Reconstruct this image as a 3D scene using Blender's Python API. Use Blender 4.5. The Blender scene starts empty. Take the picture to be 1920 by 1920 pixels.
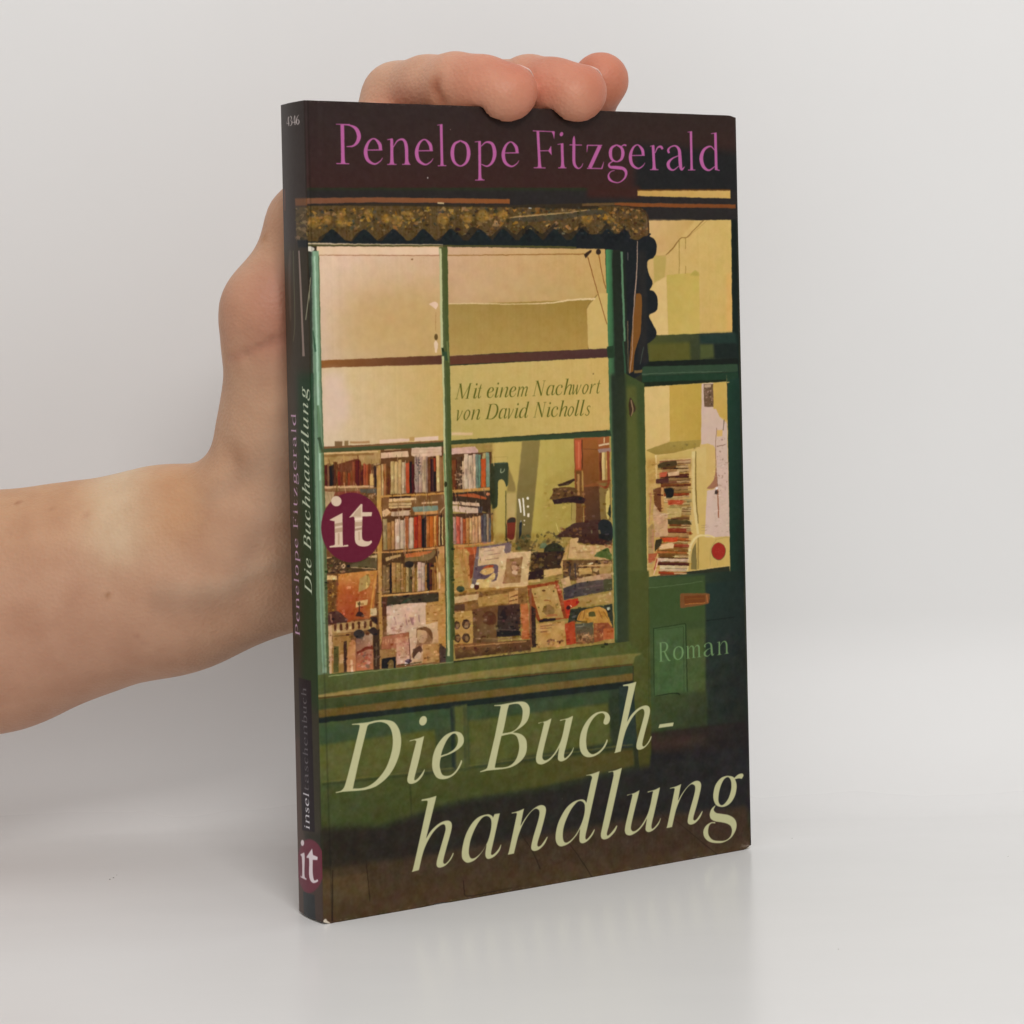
import bpy, bmesh, math
import numpy as np
from mathutils import Vector, Matrix

# everything is measured in millimetres and linked at real size (metres)
SC = 0.001
BW, BT, BH = 124.0, 13.0, 190.0
CP = dict(yaw=31.51, pitch=0.47, roll=-1.26, tx=46.6, ty=-517.5, tz=138.5, f=4219.2, cx=960.9, cy=634.0)
def _cam_axes():
    p, r = math.radians(CP['pitch']), math.radians(CP['roll'])
    B = np.array([[1, 0, 0], [0, 0, -1], [0, 1, 0.]])
    P = np.array([[1, 0, 0], [0, math.cos(p), -math.sin(p)], [0, math.sin(p), math.cos(p)]])
    R = np.array([[math.cos(r), -math.sin(r), 0], [math.sin(r), math.cos(r), 0], [0, 0, 1]])
    return R @ P @ B
RC = _cam_axes()
YW = math.radians(CP['yaw'])
def book_to_world(q):
    x, y, z = q
    return np.array([math.cos(YW) * x - math.sin(YW) * y, math.sin(YW) * x + math.cos(YW) * y, z])
def view_of_world(w):
    c = RC @ (np.asarray(w, float) - [CP['tx'], CP['ty'], CP['tz']])
    return (CP['f'] * c[0] / c[2] + CP['cx'], CP['f'] * c[1] / c[2] + CP['cy'])
def view_of(q): return view_of_world(book_to_world(q))

scene = bpy.context.scene
col = scene.collection
# ---- camera
cam_d = bpy.data.cameras.new('camera'); cam = bpy.data.objects.new('camera', cam_d); col.objects.link(cam)
cam_d.sensor_fit = 'HORIZONTAL'; cam_d.sensor_width = 36.0; cam_d.lens = CP['f'] / 1920 * 36.0
cam_d.shift_x = (960 - CP['cx']) / 1920; cam_d.shift_y = (CP['cy'] - 960) / 1920
cam_d.clip_start = 0.01; cam_d.clip_end = 50
_R = RC.copy(); _M = np.eye(4); _M[:3, 0] = _R[0]; _M[:3, 1] = -_R[1]; _M[:3, 2] = -_R[2]
_M[:3, 3] = np.array([CP['tx'], CP['ty'], CP['tz']]) * SC
cam.matrix_world = Matrix(_M.tolist()); scene.camera = cam
# ---- room light: a soft even room and a large soft lamp overhead
w = bpy.data.worlds.new('World'); scene.world = w; w.use_nodes = True
bgn = w.node_tree.nodes['Background']; bgn.inputs[0].default_value = (0.99, 0.985, 0.98, 1); bgn.inputs[1].default_value = 0.42
def area(name, loc, target, sx, sy, watts, colr):
    l = bpy.data.lights.new(name, 'AREA'); l.shape = 'RECTANGLE'; l.size = sx; l.size_y = sy; l.energy = watts; l.color = colr
    o = bpy.data.objects.new(name, l); col.objects.link(o); o.location = loc
    o.rotation_euler = (Vector(target) - Vector(loc)).to_track_quat('-Z', 'Y').to_euler(); return o
area('ceiling_lamp', (-0.05, -0.30, 1.25), (0.0, 0.0, 0.0), 1.0, 0.6, 3.0, (1.0, 0.985, 0.965))
area('window_light', (0.28, -1.0, 0.80), (0.0, 0.05, 0.05), 0.42, 0.26, 6.9, (1.0, 0.985, 0.965))
scene.view_settings.view_transform = 'Standard'; scene.view_settings.look = 'None'
scene.view_settings.exposure = 0.0; scene.view_settings.gamma = 1.0

def mat(name):
    m = bpy.data.materials.new(name); m.use_nodes = True
    nt = m.node_tree; return m, nt, nt.nodes['Principled BSDF']
def lin(c): return tuple(((v / 255) / 12.92 if v / 255 <= .04045 else ((v / 255 + .055) / 1.055) ** 2.4) for v in c)
def mesh_obj(name, verts, faces, m, parent=None, smooth=False, loc=None):
    me = bpy.data.meshes.new(name); me.from_pydata([tuple(float(a) * SC for a in v) for v in verts], [], [tuple(int(i) for i in f) for f in faces]); me.update()
    if m: me.materials.append(m)
    if smooth: me.polygons.foreach_set('use_smooth', [True] * len(me.polygons))
    o = bpy.data.objects.new(name, me); col.objects.link(o)
    if parent: o.parent = parent
    return o
def tag(o, label=None, cat=None, group=None, kind=None):
    for k, v in (('label', label), ('category', cat), ('group', group), ('kind', kind)):
        if v: o[k] = v
    return o
# ---------------------------------------------------------------- printed cover: drawn by code, flat print only
MM = 9.0                                    # print resolution, pixels per millimetre
TW, TH = int((BT + BW) * MM), int(BH * MM)
ART = np.zeros((TH, TW, 3), np.float32)
rng = np.random.RandomState(7)

def homog(src, dst):
    A = []
    for (x, y), (u, v) in zip(src, dst):
        A.append([x, y, 1, 0, 0, 0, -u * x, -u * y, -u]); A.append([0, 0, 0, x, y, 1, -v * x, -v * y, -v])
    return np.linalg.svd(np.array(A, float))[2][-1].reshape(3, 3)

def happly(Hm, p):
    p = np.asarray(p, float); q = np.c_[p[:, :2], np.ones(len(p))] @ Hm.T
    return q[:, :2] / q[:, 2:]

# survey of the print: points read off the real cover are turned into millimetres on the sheet
_f = [(0, BH), (BW, BH), (BW, 0), (0, 0)]
_fp = [view_of((x, 0, z)) for x, z in _f]
HF = homog(_fp, [(BT + x, BH - z) for x, z in _f])
_s = [(BT, BH), (0, BH), (0, 0), (BT, 0)]
_sp = [view_of((0, y, z)) for y, z in _s]
HS = homog(_sp, [(BT - y, BH - z) for y, z in _s])
SIDE = HF

def mm(p): return happly(SIDE, p)

def parse(s, fr):
    """'x,y x,y* x,y,w' read in the frame fr=(x0,y0,scale)"""
    out = []
    for t in s.split():
        c = t.endswith('*'); v = [float(a) for a in t.rstrip('*').split(',')]
        out.append((fr[0] + v[0] / fr[2], fr[1] + v[1] / fr[2], (v[2] / fr[2] if len(v) > 2 else 0.0), c))
    return out

def catmull(P, closed, n=7):
    P = np.asarray(P, float); m = len(P)
    if m < 3 and not closed: return P
    out = []
    for i in range(m if closed else m - 1):
        p1, p2 = P[i], P[(i + 1) % m]
        p0 = P[i - 1] if (closed or i > 0) else 2 * p1 - p2
        p3 = P[(i + 2) % m] if (closed or i + 2 < m) else 2 * p2 - p1
        for t in np.arange(n) / n:
            out.append(0.5 * ((2 * p1) + (-p0 + p2) * t + (2 * p0 - 5 * p1 + 4 * p2 - p3) * t * t + (-p0 + 3 * p1 - 3 * p2 + p3) * t ** 3))
    if not closed: out.append(P[-1])
    return np.array(out)

def outline(pts):
    """closed outline with corners (c flag) and smooth runs between them"""
    xy = [(p[0], p[1]) for p in pts]; cs = [i for i, p in enumerate(pts) if p[3]]
    if not cs: return catmull(xy, True)
    out = []; n = len(xy)
    for k, i in enumerate(cs):
        j = cs[(k + 1) % len(cs)]; j = j if j > i else j + n
        seg = [xy[q % n] for q in range(i, j + 1)]
        s = catmull(seg, False)
        out.extend(s[:-1].tolist())
    return np.array(out)

def stroke(pts):
    c = catmull([(p[0], p[1], p[2]) for p in pts], False)
    d = np.gradient(c[:, :2], axis=0); d /= np.maximum(np.linalg.norm(d, axis=1, keepdims=True), 1e-9)
    nrm = np.c_[-d[:, 1], d[:, 0]] * c[:, 2:3] / 2
    return np.r_[c[:, :2] + nrm, (c[:, :2] - nrm)[::-1]]

def mask_of(polys, evenodd=False, ss=3):
    """coverage of polygons (sheet mm) -> (mask, x0, y0) in print pixels"""
    allp = np.concatenate(polys) * MM
    x0, y0 = np.floor(allp.min(0)).astype(int) - 1; x1, y1 = np.ceil(allp.max(0)).astype(int) + 2
    x0, y0 = max(x0, 0), max(y0, 0); x1, y1 = min(x1, TW), min(y1, TH)
    if x1 <= x0 or y1 <= y0: return None
    W_, H_ = (x1 - x0) * ss, (y1 - y0) * ss
    acc = np.zeros((H_, W_ + 1), np.int32); rows = np.arange(H_)
    ys = y0 + (rows + .5) / ss
    for pl in polys:
        p = pl * MM; q = np.roll(p, -1, 0)
        for (ax, ay), (bx, by) in zip(p, q):
            if ay == by: continue
            s = 1
            if ay > by: ax, ay, bx, by = bx, by, ax, ay; s = -1
            i0 = max(int(np.ceil((ay - y0) * ss - .5)), 0); i1 = min(int(np.ceil((by - y0) * ss - .5)), H_)
            if i1 <= i0: continue
            yy = ys[i0:i1]; xx = ax + (yy - ay) * (bx - ax) / (by - ay)
            ix = np.clip(np.ceil((xx - x0) * ss - .5).astype(int), 0, W_)
            np.add.at(acc, (rows[i0:i1], ix), s if not evenodd else 1)
    w = np.cumsum(acc, 1)[:, :W_]
    m = (w % 2 != 0) if evenodd else (w != 0)
    m = m.reshape(y1 - y0, ss, x1 - x0, ss).mean((1, 3)).astype(np.float32)
    return m, x0, y0

def blur1(a, r):
    k = int(max(1, round(r)))
    for ax in (0, 1):
        for _ in range(2):
            pad = [(0, 0)] * a.ndim; pad[ax] = (k + 1, k)
            c = np.cumsum(np.pad(a, pad, mode='edge'), axis=ax)
            n = a.shape[ax]
            a = (np.take(c, np.arange(2 * k + 1, 2 * k + 1 + n), ax) - np.take(c, np.arange(0, n), ax)) / (2 * k + 1)
    return a

def put(m, x0, y0, col, alpha=1.0):
    h, w = m.shape; sp = int(BT * MM)       # front and spine stay on their own side of the fold
    if SIDE is HF and x0 < sp: m = m.copy(); m[:, :sp - x0] = 0
    if SIDE is HS and x0 + w > sp: m = m.copy(); m[:, max(0, sp - x0):] = 0
    reg = ART[y0:y0 + h, x0:x0 + w]
    a = (m * alpha)[..., None]
    reg[...] = reg * (1 - a) + np.asarray(col, np.float32) * a

def fill(polys, col, alpha=1.0, soft=0, evenodd=False, tex=0.0):
    """polys given in view coordinates; col one colour, or 4 corner colours (tl,tr,br,bl)"""
    P = [mm(p) for p in polys]
    r = mask_of(P, evenodd)
    if r is None: return
    m, x0, y0 = r
    if soft:
        pd = int(soft * 2 + 2)
        X0, Y0 = max(0, x0 - pd), max(0, y0 - pd); X1, Y1 = min(TW, x0 + m.shape[1] + pd), min(TH, y0 + m.shape[0] + pd)
        M2 = np.zeros((Y1 - Y0, X1 - X0), np.float32); M2[y0 - Y0:y0 - Y0 + m.shape[0], x0 - X0:x0 - X0 + m.shape[1]] = m
        m, x0, y0 = blur1(M2, soft), X0, Y0
    c = np.asarray(col, np.float32)
    if c.ndim == 2:
        h, w = m.shape; u = np.linspace(0, 1, w)[None, :, None]; v = np.linspace(0, 1, h)[:, None, None]
        c = (c[0] * (1 - u) + c[1] * u) * (1 - v) + (c[3] * (1 - u) + c[2] * u) * v
    if tex:
        h, w = m.shape
        n = blur1(rng.randn(h, w).astype(np.float32), 1) * 2.2
        n += np.repeat(blur1(rng.randn(1, w).astype(np.float32), 1) * 2, h, 0) * .5
        c = c + (n * tex)[..., None]
    put(m, x0, y0, c, alpha)

def O(fr, s, col, **k): fill([outline(parse(t, fr)) for t in s.split('|')], col, evenodd=True, **k)
def Q(fr, s, col, **k):                    # straight sided
    for t in s.split('|'): fill([np.array([(p[0], p[1]) for p in parse(t, fr)])], col, **k)
def S(fr, s, col, **k):                    # strokes
    for t in s.split('|'): fill([stroke(parse(t, fr))], col, **k)
def ell(fr, cx, cy, rx, ry, col, tilt=0, **k):
    a = np.linspace(0, 2 * np.pi, 40, endpoint=False)
    x = rx * np.cos(a); y = ry * np.sin(a); x = x - tilt * y
    fill([np.c_[fr[0] + (cx + x) / fr[2], fr[1] + (cy + y) / fr[2]]], col, **k)

def hsv_jit(c, s):
    return np.clip(np.asarray(c, float) + rng.randn() * s + rng.randn(3) * s * .35, 10, 245)

RED, ORG, CRM, WHT, TAN, BRN, DRK, BLU, GRN, TEAL = ((160, 72, 48), (184, 106, 56), (204, 170, 122), (208, 180, 150), (182, 138, 84), (120, 74, 46), (62, 48, 40), (92, 92, 118), (92, 102, 62), (112, 138, 132))
def books(fr, tl, tr, br, bl, pal, wr=(10, 26), hv=.12, jit=12):
    """a row of upright book spines filling the quad"""
    tl, tr, br, bl = [np.array(p, float) for p in (tl, tr, br, bl)]
    L = np.linalg.norm(br - bl); x = 0.0
    while x < L - 3:
        w = min(rng.uniform(*wr), L - x); u0, u1 = x / L, (x + w) / L; x += w
        h = 1 - rng.uniform(0, hv) - (rng.rand() < .12) * hv
        b0, b1 = bl + (br - bl) * u0, bl + (br - bl) * u1
        t0, t1 = tl + (tr - tl) * u0, tl + (tr - tl) * u1
        t0, t1 = b0 + (t0 - b0) * h, b1 + (t1 - b1) * h
        c = hsv_jit(pal[rng.randint(len(pal))], jit)
        f = lambda a: (fr[0] + a[0] / fr[2], fr[1] + a[1] / fr[2])
        fill([np.array([f(t0), f(t1), f(b1), f(b0)])], [c * 1.04, c * .9, c * .8, c * .94])
        e = t1 + (t0 - t1) * .16; g = b1 + (b0 - b1) * .16
        fill([np.array([f(e), f(t1), f(b1), f(g)])], c * .55, alpha=.75)
        if rng.rand() < .6:                 # a title block on the spine
            a, b = sorted(rng.uniform(.1, .8, 2)); b = max(b, a + .08); k = rng.choice([.6, 1.3])
            q = lambda u, v: (t0 + (t1 - t0) * u) * (1 - v) + (b0 + (b1 - b0) * u) * v
            fill([np.array([f(q(.25, a)), f(q(.7, a)), f(q(.7, b)), f(q(.25, b))])], np.clip(c * k, 0, 235), alpha=.55)
def stack(fr, x0, x1, y0, y1, pal, th=(10, 24), slope=-.06, jit=12, wv=.2):
    """a pile of lying books"""
    y = y1
    while y > y0:
        h = rng.uniform(*th); a = x0 + rng.uniform(0, wv) * (x1 - x0) * .5; b = x1 - rng.uniform(0, wv) * (x1 - x0) * .5
        s = slope + rng.randn() * .02; c = hsv_jit(pal[rng.randint(len(pal))], jit)
        f = lambda p: (fr[0] + p[0] / fr[2], fr[1] + p[1] / fr[2])
        fill([np.array([f((a, y - h)), f((b, y - h + s * (b - a))), f((b, y + s * (b - a))), f((a, y))])], [c, c * .96, c * .86, c * .9])
        fill([np.array([f((a, y - h * .14)), f((b, y - h * .14 + s * (b - a))), f((b, y + s * (b - a))), f((a, y))])], c * .45, alpha=.8)
        if rng.rand() < .5:
            m_ = a + (b - a) * .55
            fill([np.array([f((m_, y - h * .8 + s * (m_ - a))), f((b, y - h * .8 + s * (b - a))), f((b, y - h * .2 + s * (b - a))), f((m_, y - h * .2 + s * (m_ - a)))])], (196, 170, 124), alpha=.8)
        y -= h
def speck(fr, x0, y0, x1, y1, pal, n, r=(2, 9), alpha=.8, soft=0):
    for _ in range(n):
        cx, cy = rng.uniform(x0, x1), rng.uniform(y0, y1); k = rng.randint(5, 9); a = np.sort(rng.uniform(0, 6.28, k)); rr = rng.uniform(*r) * rng.uniform(.6, 1.3, k)
        fill([np.c_[fr[0] + (cx + rr * np.cos(a)) / fr[2], fr[1] + (cy + rr * np.sin(a) * .8) / fr[2]]], hsv_jit(pal[rng.randint(len(pal))], 8), alpha=alpha, soft=soft)

ONE = (0, 0, 1.0)
fA, fB, fC, fE, fF = (540, 340, 6.4), (820, 340, 6.4), (1100, 340, 6.4), (1080, 430, 6.0), (1140, 680, 4.573)
fG, fH, fI, fJ, fK, fL, fM, fN = (590, 450, 4.8), (820, 450, 4.8), (590, 810, 7.385), (830, 810, 5.818), (590, 1030, 7.111), (840, 1000, 5.818), (1140, 1070, 5.054), (600, 1250, 2.954)

# ---- ground tones of the cover picture
Q(ONE, '500,150 1430,150 1430,1800 500,1800', (50, 52, 40))
Q(ONE, '540,170 1400,170 1400,352 540,352', ((56, 47, 45), (56, 46, 42), (64, 44, 40), (62, 45, 42)))
Q(ONE, '1190,270 1400,285 1400,400 1190,400', (44, 43, 42), soft=9)
Q(ONE, '540,356 1400,358 1400,420 540,420', (50, 46, 44), soft=2)
Q(ONE, '1100,350 1200,350 1200,372 1100,370', (64, 44, 40), soft=4)
# awning slat and valance
Q(ONE, '556,373 578,371.5 700,370 955,373.5 955,382 700,379.5 578,382 557,385', ((118, 78, 58), (132, 80, 48), (128, 76, 44), (108, 74, 58)))
Q(ONE, '556,385 700,382 955,385 1190,378 1215,400 1222,470 556,470', (58, 50, 40))
O(ONE, '556,388* 590,386 700,386 860,388 960,389 1080,392 1180,390 1206,396 1216,412 1216,436 1196,446 1188,446* 1172,420 1166,446* 1158,448* 1140,420 1128,430 1118,440* 1108,440* 1092,420 1080,430 1066,438* 1058,436* 1040,420 1028,430 1016,438* 1010,436* 994,422 980,428 968,440* 960,436* 944,424 930,434 920,442* 914,442* 900,430 884,426 872,440* 866,442* 846,428 832,440 818,450* 812,448* 794,432 782,440 768,452* 760,450* 738,432 722,440 706,452* 700,448* 684,432 668,438 658,452* 640,448* 622,434 600,444 596,454* 560,452*', (86, 68, 44), tex=6)
speck(ONE, 562, 390, 1200, 430, [(160, 118, 52), (148, 104, 56), (138, 104, 64), (120, 92, 58)], 210, (2, 7), .75)
speck(ONE, 562, 390, 1205, 432, [(62, 56, 44), (54, 54, 48), (76, 60, 38)], 260, (1.5, 5), .75)
for cx, cy, r_ in ((589, 416, 12), (641, 416, 11), (614, 412, 9), (723, 410, 9), (742, 412, 10), (766, 404, 9), (830, 412, 11), (876, 409, 10), (905, 405, 12), (942, 404, 10), (640, 402, 8), (690, 400, 8), (1100, 410, 10), (1150, 404, 11), (1195, 420, 9)):
    ell(ONE, cx, cy, r_, r_ * .95, (150, 112, 54), alpha=.6, soft=2); speck(ONE, cx - r_ * .7, cy - r_ * .6, cx + r_ * .7, cy + r_ * .7, [(164, 120, 56), (120, 90, 50), (96, 78, 46)], 9, (1.5, 4), .6)
O(ONE, '960,407* 1000,404 1040,400 1080,396 1120,393 1160,393* 1162,397* 1120,401 1060,410 1000,416 955,414*', (74, 66, 52), alpha=.85)
S(ONE, '955,408,2 1010,403,3 1060,399,2 1100,394,1.6', (178, 142, 92), alpha=.8)
S(ONE, '820,381,2.5 832,381.5,2.5', (200, 176, 130)); S(ONE, '990,390,2 996,391,2', (170, 170, 160))
# valance teeth shadow and the dark gap under them
Q(ONE, '556,453 1196,449 1200,468 1130,466 830,463 560,459', (40, 43, 46))
for x in (624, 684, 739, 794, 846, 900, 944, 994, 1040, 1092, 1140, 1172):
    O(ONE, f'{x-26},456* {x-18},446 {x-6},432 {x},430 {x+8},436 {x+20},448 {x+28},456*', (40, 43, 46))
speck(ONE, 562, 388, 577, 450, [(112, 88, 62), (64, 58, 46)], 22, (2, 5), .6)
S(ONE, '562,457,3 600,456.5,3 660,458,2.4 830,459,1.6', (188, 164, 130)); S(ONE, '562,460,3 640,460,2.6 830,461,3 1000,462.5,3.4 1130,465,3.4', (78, 74, 44))
# right hand wall seen above the door
Q(fC, '607,110 1730,108 1733,206 607,176', ((188, 148, 84), (196, 158, 92), (196, 156, 88), (184, 144, 80)))
Q(fC, '607,96 1732,92 1732,110 607,112', (92, 62, 36))
Q(fC, '330,255 1795,278 1795,322 640,306 330,285', ((120, 74, 46), (122, 72, 44), (112, 66, 40), (130, 74, 40)))
Q(fC, '-60,268 330,255 330,285 -60,300', (96, 74, 50)); S(fC, '-80,300,6 200,303,8 600,308,10', (56, 42, 34))
Q(fE, '760,-95 1752,-108 1765,1160 760,1215', ((200, 162, 104), (196, 164, 96), (198, 162, 92), (190, 158, 98)), tex=1.2)
Q(fE, '700,-100 1340,-100 1080,210 900,300 700,300', ((206, 170, 120), (186, 148, 86), (184, 146, 84), (200, 160, 106)), soft=2)
Q(fE, '870,305 1015,300 1000,540 880,610', (176, 150, 84), soft=1)
Q(fE, '880,610 1015,530 1035,1190 900,1195 830,960 830,680', (206, 172, 112), soft=1)
Q(fE, '1020,515 1385,480 1397,1180 1040,1190', ((182, 156, 82), (190, 160, 84), (192, 164, 90), (188, 160, 86)))
O(fE, '1290,505* 1340,465 1385,490* 1385,520 1290,520*', (170, 148, 74), soft=1)
Q(fE, '1700,500 1758,480 1768,1150 1700,1155', (206, 160, 92), soft=4)
S(fE, '1010,290,7 1080,225,12 1170,108,10 1250,85,9 1340,-5,9 1440,-105,9', (128, 94, 50)); S(fE, '1260,90,5 1480,-100,6', (150, 116, 60), alpha=.6)
S(fE, '1160,115,8 1162,500,6|1235,95,7 1232,220,5|1235,410,5 1235,500,5', (140, 112, 56)); S(fE, '880,300,4 1010,298,4', (160, 130, 70))
# right edge frame and the fanlight bar
Q(fE, '1752,-110 1815,-110 1850,1960 1700,1960 1765,1165', ((40, 50, 40), (34, 40, 36), (36, 46, 42), (40, 58, 44)))
Q(fE, '640,1200 1770,1160 1830,1480 640,1500', ((84, 82, 44), (50, 66, 52), (44, 52, 44), (76, 80, 42)))
Q(fE, '820,1290 1280,1270 1290,1470 820,1485', (88, 84, 44), soft=3); Q(fE, '1390,1180 1800,1165 1820,1300 1400,1290', (44, 60, 52), soft=3); Q(fE, '1400,1300 1545,1290 1555,1440 1400,1460', (76, 86, 50), soft=2); Q(fE, '1560,1290 1810,1280 1830,1450 1570,1460', (40, 48, 42), soft=2)
Q(fE, '740,1490 1825,1450 1830,1520 740,1560', (36, 44, 36)); Q(fE, '740,1545 1825,1515 1830,1600 740,1650', (52, 82, 54)); S(fE, '740,1630,9 1200,1610,8 1650,1600,6', (76, 108, 74)); Q(fE, '740,1650 1830,1605 1840,1720 740,1770', (40, 70, 46)); Q(fE, '740,1720 1700,1690 1700,1715 760,1770', (40, 50, 34))
# dark awning bracket silhouette
O(fE, '120,60* 780,40 830,80 880,110 905,170 905,250 870,320 810,350 800,430 825,520 860,590 850,640 830,680 880,700 915,770 920,860 900,920 820,970 860,1060 905,1150 900,1200 870,1240 800,1290* 820,1500* 750,1560 740,1620* 620,1700 560,1720 555,1650* 560,1000 520,240* 330,230* 0,215* 0,60*', (41, 42, 45))
Q(fE, '700,240 790,240 800,1500 690,1500', (48, 46, 44), soft=3)
O(fE, '675,720* 735,740 735,960 720,1180 660,1380 640,1600* 590,1620* 610,1300 640,1000*', (118, 78, 42)); S(fE, '690,130,8 685,400,10 665,700,12 640,1000,8 628,1400,8 600,1620,7', (168, 138, 116)); S(fE, '578,1030,8 585,1600,10', (140, 110, 84)); S(fE, '580,260,6 582,350,5', (120, 110, 104)); S(fE, '760,1320,8 720,1520,6', (72, 84, 70))
O(fE, '600,100* 640,70 700,50 760,10* 760,40 690,95 640,100*', (110, 84, 56)); Q(fE, '650,1590 745,1580 740,1612 650,1620', (110, 88, 56))
O(ONE, '1120,386* 1180,388 1204,393 1214,404 1217,420 1216,440 1206,444 1196,450 1184,448* 1172,424 1160,420 1140,400*', (88, 68, 44), tex=6)
speck(ONE, 1140, 392, 1213, 440, [(150, 108, 56), (128, 94, 54), (62, 54, 44), (72, 58, 42), (160, 118, 70)], 90, (1.5, 5), .7); S(ONE, '1180,389,2 1205,395,2 1215,412,2 1216,440,2', (66, 50, 38))
# main window: green pilaster on its right
Q(fE, '330,230 415,230 400,420 430,1330 420,4000 350,4000 345,1080', ((70, 140, 80), (50, 110, 64), (72, 92, 52), (60, 96, 54)))
Q(ONE, '1136,468 1146,468 1155,700 1160,950 1166,1215 1152,1215 1145,950 1142,700', ((78, 148, 86), (46, 98, 58), (44, 70, 44), (66, 104, 58)))
Q(ONE, '1147,470 1172,470 1178,700 1184,1224 1164,1226 1156,900', ((42, 50, 40), (42, 46, 40), (60, 66, 44), (50, 68, 46)), soft=2)
S(ONE, '1165,472,4 1168,560,4 1171,640,3.6', (88, 132, 92)); S(ONE, '1168,640,2.5 1173,720,3 1176,900,2.5 1182,1180,3', (52, 92, 60)); S(ONE, '1145,700,4 1151,950,5 1156,1200,4.5', (82, 128, 76), alpha=.8, soft=1)
S(ONE, '1149,830,3 1152,1000,4 1157,1190,3', (92, 140, 90), soft=1)
# door: stiles
Q(fF, '140,90 310,180 335,1840 360,1910 380,2600 100,2600', ((66, 84, 48), (62, 82, 46), (80, 84, 44), (76, 78, 42)))
Q(fF, '150,200 240,200 300,1900 170,1900', (84, 88, 48), soft=4)
Q(fF, '20,100 150,100 180,2490 80,2490', ((44, 54, 42), (50, 60, 42), (62, 70, 44), (50, 66, 46)), soft=3)
Q(fF, '1030,150 1130,130 1175,1920 1050,1920', ((40, 72, 50), (38, 60, 46), (34, 42, 36), (38, 62, 44)))
O(fF, '185,300* 200,310 235,380 230,420 205,430 195,470* 180,440 175,350*', (66, 52, 40)); S(fF, '195,320,10 212,400,12 196,460,6', (140, 112, 84))
# door: pane
O(fF, '310,208* 990,165 1018,180 1024,220 1050,1735 1045,1745* 335,1840*', (196, 162, 98))
Q(fF, '312,210 528,196 530,665 480,690 325,750', ((204, 172, 112), (208, 174, 112), (206, 172, 108), (200, 166, 104)), tex=1)
Q(fF, '528,196 805,178 800,660 530,680', ((186, 150, 72), (180, 148, 70), (176, 142, 66), (184, 150, 74)), tex=1)
Q(fF, '325,750 530,680 800,660 790,720 560,775 400,790', ((150, 128, 66), (158, 132, 66), (150, 124, 60), (142, 118, 60)), tex=2)
speck(fF, 560, 690, 780, 745, [(90, 76, 44), (70, 60, 40)], 12, (5, 14), .4, 1)
Q(fF, '905,172 1018,168 1026,500 960,460 905,390', ((192, 154, 82), (190, 156, 84), (186, 150, 74), (190, 152, 78)))
Q(fF, '325,755 410,790 415,1000 330,1100', (192, 158, 88)); Q(fF, '440,800 710,750 715,830 440,860', (190, 160, 92)); S(fF, '410,790,14 415,1000,12', (214, 186, 128)); S(fF, '440,838,8 715,822,8', (206, 176, 116))
O(fF, '805,180* 905,172* 905,380 930,400 960,460 1024,520* 1048,1500* 850,1500* 830,1450 850,1100* 930,1050 925,760 880,700 800,700*', (198, 168, 148))
Q(fF, '935,575 985,575 985,632 935,632', (200, 160, 96)); O(fF, '850,1080* 910,1000 930,880* 945,1060* 890,1085*', (150, 104, 78))
S(fF, '935,560,4 925,700,4 930,900,5 945,1060,4', (128, 92, 72)); speck(fF, 940, 640, 1030, 1140, [(150, 116, 100), (176, 142, 124), (130, 96, 80)], 60, (3, 12), .55); speck(fF, 850, 1150, 1040, 1460, [(182, 150, 130), (190, 158, 140)], 40, (3, 16), .5)
Q(fF, '940,1085 950,1085 955,1330 945,1330', (146, 90, 62)); ell(fF, 932, 1112, 14, 20, (70, 56, 50)); ell(fF, 938, 1080, 10, 10, (222, 210, 200)); S(fF, '1000,490,7 990,580,5', (90, 76, 60)); S(fF, '935,720,5 1010,700,5', (110, 76, 60))
Q(fF, '822,185 905,182 908,378 828,380', (104, 80, 60)); speck(fF, 832, 215, 900, 365, [(160, 130, 108), (70, 56, 46), (130, 100, 80)], 30, (5, 15), .7); Q(fF, '828,190 885,186 885,212 828,215', (176, 146, 118))
Q(fF, '715,760 840,720 850,1100 830,1500 1045,1490 1048,1735 680,1785 780,1480 740,1100', ((196, 164, 96), (202, 172, 120), (192, 160, 88), (186, 152, 82)))
S(fF, '735,760,26 730,1000,26 745,1250,24 775,1470,22', (206, 180, 122)); S(fF, '755,760,8 755,1100,12 775,1380,8', (128, 106, 58)); S(fF, '680,1785,16 700,1600,20 760,1495,20 850,1482,16 920,1500,12', (212, 186, 128)); O(fF, '712,1770* 720,1620 755,1540* 765,1775*', (120, 104, 62)); S(fF, '775,1500,12 775,1770,12', (150, 124, 68)); S(fF, '880,1740,8 885,1600,9 930,1520,9|940,1700,6 945,1740,6|920,1520,8 1000,1500,8 1045,1500,8', (176, 146, 84))
ell(fF, 952, 1618, 62, 76, (104, 84, 58)); ell(fF, 952, 1616, 58, 72, (150, 48, 40)); speck(fF, 915, 1595, 990, 1635, [(176, 92, 74)], 9, (3, 7), .5)
S(fF, '800,1395,3 850,1392,3|800,1415,3 850,1412,3|800,1440,3 850,1436,3', (150, 120, 84))
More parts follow.
